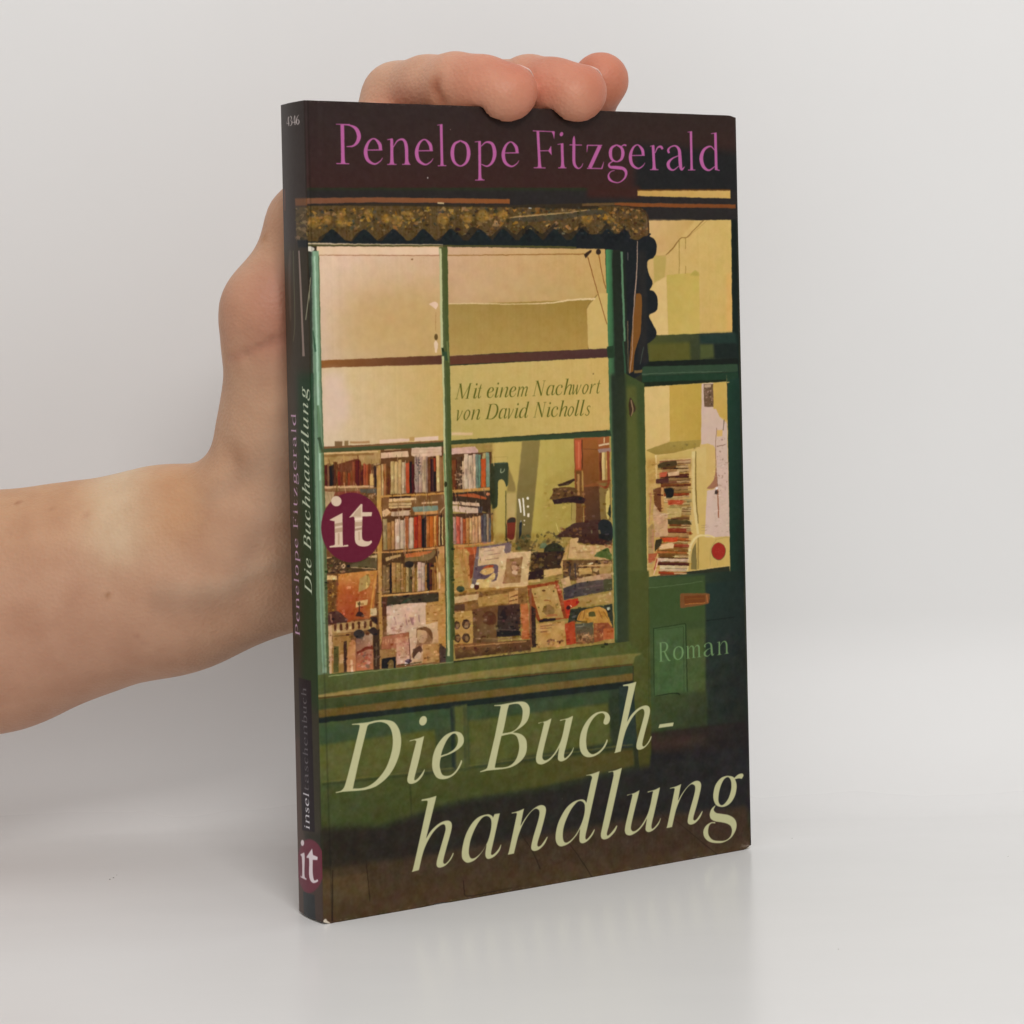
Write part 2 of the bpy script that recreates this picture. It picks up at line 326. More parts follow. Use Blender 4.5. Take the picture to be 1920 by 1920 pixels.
# piles of books behind the door pane
stack(fF, 440, 715, 850, 1200, [CRM, BRN, TAN, (150, 112, 66), RED, (150, 108, 60)], (16, 38), -.04)
stack(fF, 520, 720, 1180, 1460, [TAN, (140, 118, 62), BRN, (190, 160, 110), (150, 80, 50)], (14, 30), .03)
stack(fF, 420, 700, 1440, 1830, [RED, CRM, WHT, TAN, (150, 118, 62), BRN, (196, 110, 70)], (18, 40), .02)
Q(fF, '385,1080 480,1060 480,1270 440,1280 400,1240', (118, 74, 52)); S(fF, '465,1070,24 470,1270,24', (196, 150, 92)); O(fF, '480,1080* 560,1080 555,1150 500,1160*', (46, 48, 50))
Q(fF, '395,1215 445,1280 510,1300 515,1480 405,1500 385,1300', (200, 162, 128)); Q(fF, '500,1250 635,1245 630,1320 520,1335', (190, 168, 110)); Q(fF, '510,1340 700,1355 720,1390 515,1385', (84, 74, 50))
Q(fF, '510,1175 660,1180 640,1215 515,1218', (190, 86, 56)); Q(fF, '440,945 510,935 500,975 440,985', (196, 96, 70)); Q(fF, '515,945 610,930 612,965 515,975', (214, 180, 146)); Q(fF, '470,1500 605,1495 590,1535 475,1540', (206, 76, 44)); Q(fF, '440,1560 570,1540 560,1590 440,1600', (222, 186, 150)); O(fF, '425,870* 480,850 585,840* 585,880 480,900 430,905*', (84, 70, 50)); Q(fF, '410,1000 520,985 520,1030 410,1040', (92, 58, 56)); O(fF, '340,1420* 390,1400 385,1700 345,1720*', (170, 140, 96)); S(fF, '370,1110,12 350,1380,10|385,1420,10 385,1600,10', (190, 140, 110)); Q(fF, '410,1520 460,1505 460,1560 400,1620 400,1560', (66, 60, 46))
Q(fF, '345,1640 425,1630 400,1700 345,1720', (176, 92, 60)); S(fF, '390,1820,10 430,1690,12', (222, 180, 150)); S(fF, '395,1780,9 420,1680,8', (176, 80, 60))
# door: lower part
Q(fM, '370,60 1285,-5 1330,1500 1345,1920 400,1960 395,1500', ((62, 90, 54), (36, 48, 40), (40, 38, 36), (64, 84, 44)))
Q(fM, '380,80 920,40 935,1500 410,1530', ((64, 92, 50), (58, 84, 46), (62, 78, 44), (60, 86, 48)), soft=2)
Q(fM, '380,160 740,120 920,100 915,470 740,480 380,520', (60, 88, 46), soft=2); Q(fM, '430,545 740,510 750,1150 440,1190', (66, 104, 56), soft=2); Q(fM, '740,560 915,540 920,1150 745,1150', (70, 92, 50), soft=3)
Q(fM, '935,120 1285,90 1330,1500 935,1500', ((42, 60, 50), (40, 50, 44), (42, 42, 38), (46, 54, 42)), soft=3)
Q(fM, '400,1190 940,1150 940,1500 410,1550', ((66, 86, 50), (56, 66, 42), (48, 58, 40), (58, 76, 44)), soft=5)
Q(fM, '200,0 385,0 410,1500 395,1950 245,1950 240,900', ((76, 82, 44), (76, 82, 44), (70, 74, 38), (84, 80, 44)), soft=1)
S(fM, '380,165,5 740,125,5 900,100,4', (88, 116, 72)); S(fM, '425,550,6 735,500,6|430,555,6 436,1180,5|735,505,8 745,800,7 752,1150,6', (36, 58, 30)); S(fM, '460,560,4 715,530,4|715,535,5 722,1150,4', (50, 76, 40)); S(fM, '440,1190,3 540,1172,8 640,1160,8 680,1172,12', (34, 48, 28)); S(fM, '925,475,5 1200,442,6', (28, 36, 30)); S(fM, '385,170,5 385,1400,5', (48, 70, 40), alpha=.6)
O(fM, '690,215* 940,215 965,245 960,290 930,318 700,355* 685,340 683,230*', (116, 76, 46)); O(fM, '720,240* 920,232* 922,300* 728,318*', (108, 62, 32)); S(fM, '730,318,6 925,305,6', (180, 110, 60)); S(fM, '940,230,8 945,300,8', (170, 100, 60)); S(fM, '740,270,4 910,262,4', (132, 84, 46))
# threshold and pavement on the right
Q(fM, '400,1530 1345,1420 1360,1960 400,1960', ((54, 44, 38), (44, 40, 38), (42, 39, 38), (44, 42, 40)), soft=3)
Q(fM, '410,1590 930,1540 930,1640 410,1700', (60, 48, 41), soft=7); Q(fM, '400,1740 1345,1700 1360,2100 400,2100', (42, 40, 40), soft=5)
O(fM, '245,1500* 400,1480* 405,1700 370,1950* 250,1950*', (74, 70, 36), soft=2)

# ---- big window: panes
Q(ONE, '594,462 830,462 836,668 838,1245 606,1270 600,900', (180, 150, 100))
Q(ONE, '594,462 826,463 830,664 600,680', ((216, 182, 154), (200, 164, 130), (182, 148, 90), (198, 168, 140)), tex=1.5)
O(ONE, '640,560* 700,540 790,545 828,560* 830,664* 640,674*', ((192, 156, 114), (184, 146, 94), (184, 150, 90), (192, 160, 112)), soft=34)
Q(ONE, '594,463 826,464 826,478 594,478', (216, 182, 148)); S(ONE, '592,478.5,1.4 830,479,1.4', (148, 100, 68)); ell(ONE, 772.5, 486.5, 1.8, 1.5, (120, 84, 50))
O(fG, '1025,575* 1080,555 1110,580 1090,625* 1060,600*', (216, 180, 150)); S(fG, '1088,650,3 1088,830,3', (150, 108, 60)); ell(fG, 1090, 875, 16, 30, (96, 74, 44)); O(fG, '1070,930* 1088,905 1108,940 1095,1010 1080,1010*', (216, 184, 150))
Q(ONE, '598,676 832,666 832,683 599,692', ((140, 92, 52), (84, 54, 44), (86, 58, 48), (132, 84, 46)))
Q(ONE, '600,690 832,683 834,828 604,842', ((204, 176, 136), (192, 158, 98), (188, 154, 90), (206, 180, 150)), tex=1.5)
O(ONE, '604,700* 640,700 655,770 640,800 606,812*', (208, 178, 152), soft=10)
# right upper pane
Q(ONE, '838,463 1134,467 1140,650 840,668', ((200, 160, 126), (188, 150, 90), (186, 150, 92), (170, 134, 86)), tex=1.5)
O(ONE, '860,530* 960,515 1030,525 1110,545 1112,560* 850,570* 848,540*', ((200, 162, 128), (182, 150, 90), (178, 146, 86), (190, 152, 112)), soft=14)
Q(fH, '98,578 1380,538 1400,560 1340,610 1355,985 98,1035', ((156, 127, 72), (148, 118, 58), (166, 132, 70), (168, 137, 78)), tex=1.5)
Q(fH, '1345,600 1440,480 1530,480 1530,975 1358,985', (194, 162, 98)); S(fH, '1440,490,8 1370,570,8 1340,620,6', (130, 104, 54))
S(fH, '100,573,7 400,573,8 700,576,7 1000,568,10 1200,540,14 1420,528,16', (216, 186, 138)); S(fH, '90,138,8 700,133,8 1320,126,10', (140, 98, 52))
O(fH, '1315,130* 1370,92 1385,100 1345,150 1330,165*', (60, 46, 38)); ell(fH, 1447, 108, 22, 27, (58, 46, 40)); S(fH, '1350,150,7 1440,470,6 1525,760,6|1450,130,7 1480,300,6 1515,440,6', (120, 74, 36))
Q(ONE, '840,668 1140,653 1140,670 840,684', ((92, 60, 46), (76, 54, 52), (72, 50, 48), (96, 60, 46)))
Q(ONE, '842,686 1140,670 1143,806 843,826', ((186, 160, 98), (194, 160, 94), (194, 160, 94), (176, 154, 88)), tex=1.6)
ell(fH, 1402, 1205, 6, 6, (110, 90, 50)); Q(fH, '110,1730 320,1735 310,1755 110,1755', (208, 172, 128), soft=1)
# shelf top seen at bottom of the second row
Q(fI, '275,125 385,125 380,205 285,205', (120, 92, 62)); Q(fI, '410,120 465,120 465,190 410,195', (132, 104, 68)); Q(fI, '490,130 760,125 760,155 490,160', (166, 126, 84)); Q(fI, '900,105 1310,90 1310,130 900,160', (212, 178, 150)); Q(fI, '1310,70 1380,65 1380,120 1310,125', (178, 140, 86)); Q(fI, '1380,75 1710,55 1710,115 1380,130', (214, 180, 152))

# ---- the shop interior behind the lower panes
Q(ONE, '600,838 832,826 838,1245 606,1268', (120, 84, 56)); Q(ONE, '842,832 1145,812 1152,1205 846,1240', (160, 138, 78))
# left shelf
Q(fI, '90,290 910,250 910,440 90,480', (176, 144, 94)); Q(fI, '90,285 880,262 880,280 90,310', (214, 178, 130)); Q(fI, '120,312 820,290 820,318 120,345', (150, 114, 70))
books(fI, (100, 440), (310, 400), (310, 745), (110, 750), [CRM, BRN, TAN, DRK, (130, 80, 60)], (22, 40))
O(fI, '310,450* 570,375 640,410* 640,560* 320,560*', (112, 66, 48)); books(fI, (320, 530), (520, 520), (520, 740), (320, 745), [RED, BRN, (146, 84, 52), (128, 64, 44)], (24, 44), .2, 8)
books(fI, (520, 400), (640, 400), (640, 740), (520, 742), [(132, 70, 44), (120, 58, 42)], (30, 50), .05, 6); books(fI, (645, 440), (775, 430), (780, 735), (645, 740), [RED, (176, 84, 60), BRN], (20, 36), .06)
Q(fI, '760,580 815,580 815,735 765,735', (212, 180, 116)); Q(fI, '800,440 905,430 905,860 820,870', (120, 88, 62)); Q(fI, '820,470 850,460 860,880 830,890', (62, 52, 52)); S(fI, '815,450,10 900,440,10', (214, 180, 140))
Q(fI, '110,750 815,738 815,765 110,785', (206, 170, 128)); Q(fI, '110,785 850,765 850,830 110,810', (140, 104, 72)); Q(fI, '620,790 850,780 850,850 640,840', (96, 92, 84)); Q(fI, '270,830 620,820 640,870 270,880', (140, 74, 62)); Q(fI, '110,820 280,830 270,900 100,1130 95,1300', (176, 150, 116))
speck(fI, 680, 850, 850, 960, [(150, 114, 78), (190, 156, 120), (84, 66, 52)], 30, (8, 24), .8)
# upright of the bookcase
Q(fI, '855,470 910,455 930,1100 935,1700 870,1760', ((196, 158, 96), (190, 150, 90), (186, 138, 70), (190, 140, 72)))
# second shelf column, top row
Q(fI, '915,230 1780,170 1790,870 920,900', (108, 76, 52))
Q(fI, '915,290 1290,260 1300,340 915,365', (218, 186, 158)); S(fI, '960,250,16 1190,235,14', (196, 158, 120)); S(fI, '1060,232,14 1320,222,14', (110, 70, 56)); Q(fI, '1340,205 1755,180 1755,330 1420,350 1340,330', (214, 184, 164)); S(fI, '1350,250,4 1750,232,4|1350,300,4 1750,280,4', (180, 146, 126))
books(fI, (925, 400), (1050, 390), (1050, 865), (925, 880), [TAN, CRM, BRN, (150, 96, 54)], (24, 44)); books(fI, (1050, 380), (1260, 370), (1260, 850), (1050, 862), [WHT, CRM, CRM, BRN], (38, 58), .14, 8)
Q(fI, '1258,430 1305,425 1310,845 1262,850', (190, 84, 56)); books(fI, (1310, 400), (1380, 400), (1380, 840), (1312, 845), [BRN, DRK, (84, 80, 74)], (26, 40)); books(fI, (1380, 330), (1560, 330), (1560, 832), (1380, 838), [WHT, (176, 150, 146), (206, 172, 160)], (46, 62), .04, 8)
speck(fI, 1390, 370, 1475, 680, [(70, 70, 90), (120, 90, 110), (96, 84, 80)], 34, (8, 20), .7); books(fI, (1560, 340), (1680, 340), (1685, 822), (1560, 828), [(84, 60, 50), BRN, DRK], (20, 40)); Q(fI, '1640,360 1672,360 1672,545 1645,545', (150, 64, 40)); books(fI, (1680, 320), (1785, 315), (1790, 815), (1685, 822), [TAN, CRM, (196, 166, 96)], (34, 54), .04)
Q(fI, '915,880 1790,835 1790,862 915,912', ((206, 160, 90), (212, 162, 88), (190, 136, 70), (184, 134, 74)))
# second row: lying books then uprights
Q(fI, '920,912 1790,862 1790,1180 930,1180', (128, 92, 60)); stack(fI, 1000, 1350, 930, 1160, [CRM, DRK, TAN, CRM, BRN], (26, 46), -.04, 8); Q(fI, '1025,925 1390,905 1410,935 1025,970', (220, 186, 140)); Q(fI, '930,1100 1000,1060 1060,1110 1000,1160 945,1190', (214, 178, 140)); Q(fI, '1060,1105 1310,1085 1310,1165 1060,1185', (206, 176, 152)); Q(fI, '1345,1040 1705,1015 1705,1085 1370,1110', (126, 146, 146)); Q(fI, '1380,1110 1705,1085 1705,1130 1380,1150', (206, 150, 96)); S(fI, '1480,985,26 1705,968,26', (206, 166, 124)); S(fI, '1730,1120,12 1790,1040,14', (200, 168, 128))
Q(fI, '935,1170 1790,1140 1790,1600 940,1650', (98, 68, 48))
books(fI, (945, 1200), (1110, 1190), (1110, 1620), (950, 1640), [TAN, (178, 150, 104), CRM], (46, 64), .1, 8); books(fI, (1110, 1170), (1370, 1165), (1370, 1610), (1115, 1625), [(206, 184, 164), (214, 190, 170), (202, 176, 150)], (46, 70), .08, 6); Q(fI, '1250,1170 1300,1168 1300,1610 1255,1612', (170, 100, 66))
books(fI, (1370, 1150), (1480, 1150), (1480, 1600), (1372, 1610), [RED, (196, 72, 40), (184, 80, 50)], (38, 60), .03, 6); books(fI, (1480, 1170), (1550, 1165), (1550, 1595), (1480, 1600), [BRN, CRM, DRK], (22, 34)); books(fI, (1545, 1150), (1710, 1140), (1710, 1585), (1550, 1595), [ORG, (204, 110, 50), (196, 84, 44), (224, 154, 80)], (34, 60), .08, 6); books(fI, (1715, 1160), (1790, 1150), (1790, 1560), (1715, 1570), [BRN, CRM, DRK], (18, 30))
S(fI, '800,1665,16 950,1672,26 1300,1640,26 1790,1595,26', (206, 150, 92)); Q(fI, '1700,1590 1790,1585 1790,1690 1700,1700', (204, 154, 100)); S(fI, '1250,1690,30 1500,1665,34 1640,1640,16', (190, 104, 58))
# third row
Q(fK, '120,110 830,60 835,300 130,330', (84, 66, 50)); speck(fK, 130, 150, 440, 330, [(150, 116, 84), (62, 50, 42), (110, 80, 60), (170, 136, 100)], 50, (8, 26), .8); ell(fK, 385, 222, 28, 30, (206, 172, 140)); ell(fK, 385, 222, 10, 12, (90, 66, 60)); O(fK, '470,200* 620,160 740,100 830,95* 830,250* 470,235*', (100, 90, 66)); S(fK, '480,240,8 820,262,12', (206, 176, 130)); Q(fK, '120,110 230,100 225,115 130,130', (206, 170, 120)); Q(fK, '700,95 830,70 830,110 740,110', (206, 180, 140))
Q(fK, '840,40 890,35 905,1200 860,1300', ((198, 152, 88), (190, 140, 78), (180, 138, 84), (176, 136, 84)))
Q(fK, '895,50 1660,20 1660,560 900,600', (88, 66, 48)); Q(fK, '940,110 1140,60 1150,90 950,160', (190, 158, 110)); O(fK, '1200,60* 1580,10 1590,80 1500,150 1300,160 1200,170*', (126, 104, 68)); O(fK, '1210,60* 1560,20 1400,90 1210,110*', (196, 112, 66))
books(fK, (905, 180), (1030, 190), (1030, 580), (905, 595), [(186, 104, 60), DRK, (150, 110, 80)], (46, 60), .08); speck(fK, 960, 190, 1015, 570, [CRM, (60, 50, 44)], 22, (6, 14), .8); books(fK, (1025, 150), (1180, 150), (1180, 570), (1030, 580), [TAN, (166, 134, 80), (150, 122, 72)], (40, 66), .1, 6); books(fK, (1180, 200), (1380, 190), (1380, 560), (1180, 570), [CRM, BRN, (112, 106, 66), TAN], (26, 44), .2)
books(fK, (1370, 170), (1470, 170), (1470, 552), (1372, 558), [(206, 174, 160), (196, 160, 150)], (40, 56), .12, 6); books(fK, (1470, 160), (1640, 130), (1650, 545), (1470, 552), [BRN, (150, 96, 56), TAN, DRK, (184, 128, 60)], (20, 38), .15); ell(fK, 1260, 200, 60, 44, (58, 52, 52))
S(fK, '880,625,22 1250,590,24 1700,548,26', (206, 156, 94)); Q(fK, '1640,60 1720,50 1760,1330 1640,1300', ((190, 150, 90), (180, 132, 76), (190, 140, 76), (196, 148, 84))); S(fK, '1610,90,24 1660,280,28 1720,430,26', (166, 122, 70)); S(fK, '1660,300,26 1665,530,24', (212, 176, 140))
Q(fK, '890,640 1650,580 1650,690 890,770', (70, 64, 54)); O(fK, '1130,740* 1200,680 1290,660 1200,720*', (58, 84, 66)); Q(fK, '900,640 970,640 950,880 900,900', (92, 60, 48))
Q(fK, '1470,720 1650,690 1650,1000 1480,1020', (186, 142, 84)); S(fK, '1480,760,5 1640,735,5|1480,960,8 1640,945,8', (130, 92, 50))
# display books of the left window
O(fK, '320,350* 340,330 800,280 835,300* 800,640 760,900 560,930 430,980 300,1010* 300,780*', ((206, 140, 70), (200, 140, 74), (176, 110, 60), (150, 66, 44)))
Q(fK, '320,470 760,470 700,900 300,1010', ((196, 100, 54), (190, 110, 60), (160, 84, 54), (150, 56, 40)), soft=12); O(fK, '600,390* 700,340 740,420 700,520 580,570*', (178, 150, 92)); O(fK, '680,520* 690,430 715,500*', (226, 190, 120)); S(fK, '700,340,6 700,440,5', (110, 90, 56))
for i_, x in enumerate((375, 430, 485, 540, 600, 655, 700)): S(fK, f'{x},650,9 {x+6},590,12|{x-18},{645},6 {x+20},640,6', (176, 96, 62) if i_ < 4 else (200, 130, 80), alpha=.75)
Q(fK, '550,700 710,665 705,740 550,780', (214, 176, 120)); S(fK, '600,700,12 590,860,14', (60, 44, 38)); O(fK, '540,890* 580,830 640,850 650,900*', (70, 48, 40)); S(fK, '820,330,20 770,640,22 740,900,18', (206, 146, 76))
Q(fK, '130,350 300,345 300,410 130,410', (214, 180, 124)); Q(fK, '140,420 290,420 280,820 150,830', (116, 80, 50)); speck(fK, 150, 450, 275, 820, [(160, 116, 62), (84, 56, 42), (196, 150, 70)], 40, (8, 24), .7); O(fK, '150,860* 300,820 420,930 430,980* 160,1010*', (84, 58, 56)); S(fK, '210,860,24 230,970,20', (160, 120, 100))
Q(fK, '740,790 825,780 825,880 750,890', (206, 182, 140)); Q(fK, '160,1005 820,930 820,1060 250,1130 160,1130', (176, 142, 96))
for i_ in range(8): x = 195 + i_ * 79; O(fK, f'{x-16},{1020-i_*8} {x},{1006-i_*8} {x+14},{1020-i_*8} {x+14},{1090-i_*8} {x-14},{1096-i_*8}', (92, 56, 40))
Q(fK, '155,1010 230,1000 230,1680 165,1680', (206, 170, 134)); speck(fK, 165, 1120, 215, 1640, [(110, 80, 66), (80, 56, 44)], 30, (5, 13), .8)
Q(fK, '240,1130 480,1110 480,1620 230,1660', (160, 122, 72)); Q(fK, '255,1290 320,1290 320,1640 250,1650', (92, 88, 54)); Q(fK, '330,1400 385,1390 385,1520 330,1520', (190, 152, 108)); Q(fK, '385,1230 430,1220 430,1630 390,1640', (76, 56, 46)); S(fK, '250,1160,14 480,1140,14', (120, 88, 56))
O(fK, '425,1430* 470,1240 530,1210 555,1350 540,1630* 430,1640*', (196, 138, 96)); S(fK, '490,1470,26 495,1640,30', (226, 190, 150)); Q(fK, '545,1150 770,1120 780,1600 550,1620', ((110, 84, 76), (190, 160, 140), (176, 110, 76), (190, 110, 76))); ell(fK, 590, 1130, 70, 60, (60, 56, 62)); O(fK, '560,1370* 680,1300 770,1280* 775,1330 690,1340 570,1400*', (120, 56, 44)); speck(fK, 590, 1380, 750, 1590, [(176, 90, 70), (206, 150, 130), (140, 84, 70), (110, 80, 80)], 44, (12, 34), .7)
Q(fK, '775,1100 860,1060 870,1600 790,1610', (70, 54, 44)); S(fK, '820,1250,10 820,1560,10', (110, 96, 80)); O(fK, '700,1080* 800,1040 840,1120 780,1150*', (66, 54, 56)); Q(fK, '740,900 830,900 840,1010 760,960', (64, 48, 40))
# centre display books
O(fK, '955,760* 1130,730 1475,705* 1480,1010* 1260,1100 960,1140*', ((212, 184, 168), (208, 178, 160), (206, 172, 150), (210, 178, 162))); S(fK, '1060,900,16 1085,1010,12|1210,900,14 1230,1010,18|1290,900,60 1310,1010,26|1385,870,20 1395,970,14', (160, 120, 124), alpha=.85); speck(fK, 1020, 1020, 1190, 1110, [(150, 96, 84), (176, 130, 110)], 24, (8, 20), .6); speck(fK, 970, 900, 1250, 1080, [(196, 164, 158), (216, 190, 176)], 30, (10, 30), .4)
Q(fK, '890,1170 1250,1100 1255,1320 890,1330', (166, 104, 78))
for x in (910, 945, 980, 1015, 1070, 1130, 1190, 1230): S(fK, f'{x},1260,7 {x+4},1190,9', (200, 150, 118), alpha=.8)
Q(fK, '865,1340 1085,1320 1085,1590 865,1600', (160, 122, 76)); Q(fK, '890,1460 1080,1430 1080,1590 890,1590', (44, 42, 50)); O(fK, '975,1590* 985,1500 1020,1470 1050,1500 1050,1585*', (120, 100, 66)); Q(fK, '1085,1180 1255,1160 1265,1510 1090,1540', ((196, 140, 110), (180, 120, 96), (212, 180, 166), (210, 176, 160))); speck(fK, 1100, 1200, 1250, 1450, [(170, 110, 90), (210, 170, 140)], 30, (8, 26), .6)
Q(fK, '1255,1060 1640,960 1655,1500 1270,1540', ((212, 184, 164), (206, 176, 140), (180, 132, 86), (206, 172, 146))); Q(fK, '1440,1270 1650,1250 1655,1500 1440,1520', (180, 134, 84)); O(fK, '1355,1060* 1400,1040 1470,1035 1540,1070 1570,1160 1550,1250 1440,1270 1420,1330 1370,1400 1300,1450 1290,1400 1330,1330 1360,1250 1370,1180 1350,1180*', (150, 112, 82)); O(fK, '1370,1080 1420,1055 1480,1090 1500,1180 1450,1250 1390,1240 1365,1160', (190, 154, 116)); O(fK, '1350,1070* 1420,1035 1500,1040 1560,1100 1565,1200 1530,1150 1480,1090 1400,1070*', (120, 84, 58)); speck(fK, 1380, 1150, 1450, 1215, [(110, 76, 58)], 5, (5, 10), .8); O(fK, '1310,1330* 1400,1290 1430,1350 1360,1440 1310,1460*', (96, 70, 60)); O(fK, '1320,1450* 1380,1370 1420,1400 1400,1470*', (206, 180, 160)); O(fK, '1200,1490* 1260,1460 1290,1490 1230,1530*', (72, 62, 104)); ell(fK, 1212, 1530, 14, 20, (226, 210, 196)); speck(fK, 1460, 1440, 1560, 1500, [(110, 76, 46)], 6, (10, 24), .8); S(fK, '1255,1180,10 1275,1500,10', (92, 52, 46)); Q(fK, '1660,1250 1760,1330 1760,1500 1670,1510', (84, 68, 62)); S(fK, '1100,1545,10 1300,1520,14 1430,1500,10', (84, 74, 52))
# right window: shelf end
Q(fJ, '85,180 350,155 385,200 385,235 85,245', (206, 172, 164)); Q(fJ, '85,245 530,215 530,620 95,640', (96, 68, 50)); books(fJ, (90, 255), (235, 245), (235, 620), (95, 630), [BRN, WHT, (96, 72, 60)], (36, 60), .1, 6); speck(fJ, 135, 330, 225, 600, [(110, 84, 66), (70, 54, 48), (196, 166, 140)], 30, (8, 24), .7)
books(fJ, (230, 240), (360, 235), (360, 615), (232, 622), [(216, 188, 166), (212, 180, 158)], (38, 52), .05, 5); books(fJ, (355, 232), (415, 228), (412, 605), (360, 612), [TEAL, (120, 150, 148)], (26, 36), .04); Q(fJ, '415,295 465,290 465,600 415,604', (196, 86, 46)); Q(fJ, '430,230 465,225 465,290 430,293', (176, 160, 110)); Q(fJ, '468,225 505,222 512,600 470,602', (118, 146, 140)); S(fJ, '90,648,30 300,632,28 530,615,28', (200, 146, 80))
Q(fJ, '95,665 520,640 520,880 480,880 95,780', (74, 60, 52)); Q(fJ, '110,690 330,670 475,715 470,735 200,700', (180, 92, 60)); ell(fJ, 490, 678, 20, 16, (206, 130, 96)); Q(fJ, '98,755 395,775 400,812 98,785', (212, 182, 158)); Q(fJ, '98,800 385,832 380,895 98,865', (204, 176, 162)); S(fJ, '98,790,5 390,822,5', (100, 74, 66)); Q(fJ, '385,810 430,815 430,890 385,915', (80, 76, 92))
Q(fJ, '100,890 545,880 545,1210 105,1225', (84, 62, 50)); books(fJ, (105, 900), (250, 925), (250, 1215), (110, 1222), [(190, 150, 130), (196, 84, 60), BRN, DRK], (24, 44), .1); books(fJ, (250, 915), (385, 915), (385, 1208), (252, 1214), [(204, 140, 84), (196, 104, 46), (214, 164, 116)], (30, 46), .1, 8); books(fJ, (385, 890), (545, 885), (545, 1200), (388, 1208), [TAN, CRM, (86, 86, 104), (206, 176, 150), (200, 150, 90)], (20, 36), .1); S(fJ, '105,1248,26 330,1228,24 560,1205,22', (202, 148, 86)); Q(fJ, '120,1265 400,1250 400,1340 150,1400', (186, 92, 56)); S(fJ, '540,1000,10 545,1195,12', (120, 88, 44))
# back wall, telephone, strip of shadow
Q(fJ, '535,120 860,100 850,640 560,640', ((190, 160, 92), (178, 154, 84), (172, 148, 80), (182, 156, 88)), soft=1); Q(fJ, '1050,85 1425,60 1430,600 1400,1000 1240,1150 960,1190 1000,660', ((182, 158, 86), (172, 148, 78), (160, 140, 70), (168, 146, 74)), soft=1, tex=1)
Q(fJ, '865,98 1058,88 1030,420 985,880 940,1290 790,1290 810,620', ((134, 116, 68), (130, 112, 64), (108, 92, 56), (104, 90, 58)), soft=1); Q(fJ, '820,580 1010,570 990,650 815,660', (120, 102, 60), soft=2)
Q(fJ, '600,520 690,500 680,1200 550,1200 560,860 600,780', ((186, 160, 90), (178, 152, 84), (170, 146, 78), (176, 150, 82)), soft=1); Q(fJ, '690,670 800,660 785,950 700,930', (176, 148, 92), soft=1)
O(fJ, '515,345* 685,330 715,370 725,500 710,570 690,600* 670,540 640,515 605,540 600,640 595,780 570,830 525,835* 510,640*', (58, 68, 48)); S(fJ, '635,400,8 630,440,10 660,435,8 672,400,6', (150, 156, 120)); S(fJ, '530,345,8 690,335,8', (70, 92, 66)); O(fJ, '720,380* 790,600 770,650 700,650*', (136, 114, 66), soft=1); S(fJ, '686,640,10 684,1190,10', (90, 84, 46)); S(fJ, '550,275,3 695,270,3 700,300,3', (150, 128, 70))
O(fJ, '700,960* 740,930 790,940 790,990* 780,1150 740,1180 700,1150*', (112, 52, 40)); O(fJ, '705,960* 745,932 788,945 785,985* 705,990*', (60, 52, 44)); S(fJ, '690,1000,8 700,1190,14 750,1200,14', (70, 60, 44))
S(fJ, '832,730,20 850,880,16|870,720,16 888,915,16', (226, 212, 190)); S(fJ, '848,965,10 845,1090,16', (150, 146, 150)); ell(fJ, 923, 724, 14, 16, (226, 212, 190)); ell(fJ, 927, 812, 13, 12, (220, 200, 170)); Q(fJ, '918,885 942,885 942,925 918,925', (226, 206, 176)); ell(fJ, 885, 966, 8, 10, (220, 200, 170)); ell(fJ, 885, 1010, 8, 8, (214, 190, 150)); O(fJ, '830,990* 860,990 855,1110 830,1180*', (48, 50, 54))
speck(fJ, 800, 1100, 1280, 1300, [(84, 76, 52), (110, 96, 60), (70, 62, 46), (70, 90, 70)], 60, (10, 30), .7); ell(fJ, 1100, 1240, 40, 30, (110, 130, 100)); ell(fJ, 1188, 1253, 7, 16, (220, 220, 200)); ell(fJ, 1210, 1300, 110, 90, (58, 62, 48)); speck(fJ, 1150, 1340, 1280, 1390, [(120, 112, 76)], 12, (5, 12), .7)
# brown shelf end on the right
Q(fJ, '1425,70 1815,45 1830,960 1540,1000 1530,600 1440,640', ((146, 80, 48), (150, 88, 50), (112, 76, 50), (130, 76, 44))); Q(fJ, '1520,85 1690,80 1700,540 1530,590', ((146, 86, 46), (140, 86, 46), (118, 76, 42), (120, 76, 46))); Q(fJ, '1440,90 1510,90 1505,410 1450,410', (176, 84, 56)); S(fJ, '1480,110,18 1480,390,18', (192, 106, 72)); S(fJ, '1515,90,10 1520,400,10', (84, 48, 36)); S(fJ, '1530,185,5 1690,190,5', (96, 58, 40))
Q(fJ, '1535,600 1700,590 1720,960 1550,990', ((104, 68, 46), (96, 64, 44), (76, 56, 44), (88, 60, 46))); Q(fJ, '1700,560 1830,550 1830,960 1720,960', (128, 104, 60)); books(fJ, (1700, 190), (1800, 170), (1800, 520), (1710, 530), [CRM, TAN, BRN], (24, 40), .1); S(fJ, '1700,150,20 1815,125,20', (200, 170, 130)); S(fJ, '1760,60,14 1760,120,14', (206, 170, 120)); Q(fJ, '1690,190 1830,170 1830,215 1700,225', (150, 120, 110)); S(fJ, '1800,210,24 1800,580,24 1700,580,10', (140, 76, 50)); O(fJ, '1780,660* 1815,620 1820,900 1790,940 1770,780*', (196, 172, 100)); O(fJ, '1815,800* 1830,800 1830,930 1800,900*', (50, 52, 44))
Q(fJ, '1450,430 1530,420 1530,1060 1450,1060', (112, 76, 46)); S(fJ, '1475,460,26 1480,690,26', (170, 124, 76)); S(fJ, '1520,420,18 1525,640,18', (168, 128, 72)); S(fJ, '1405,760,6 1400,960,5', (110, 96, 54))
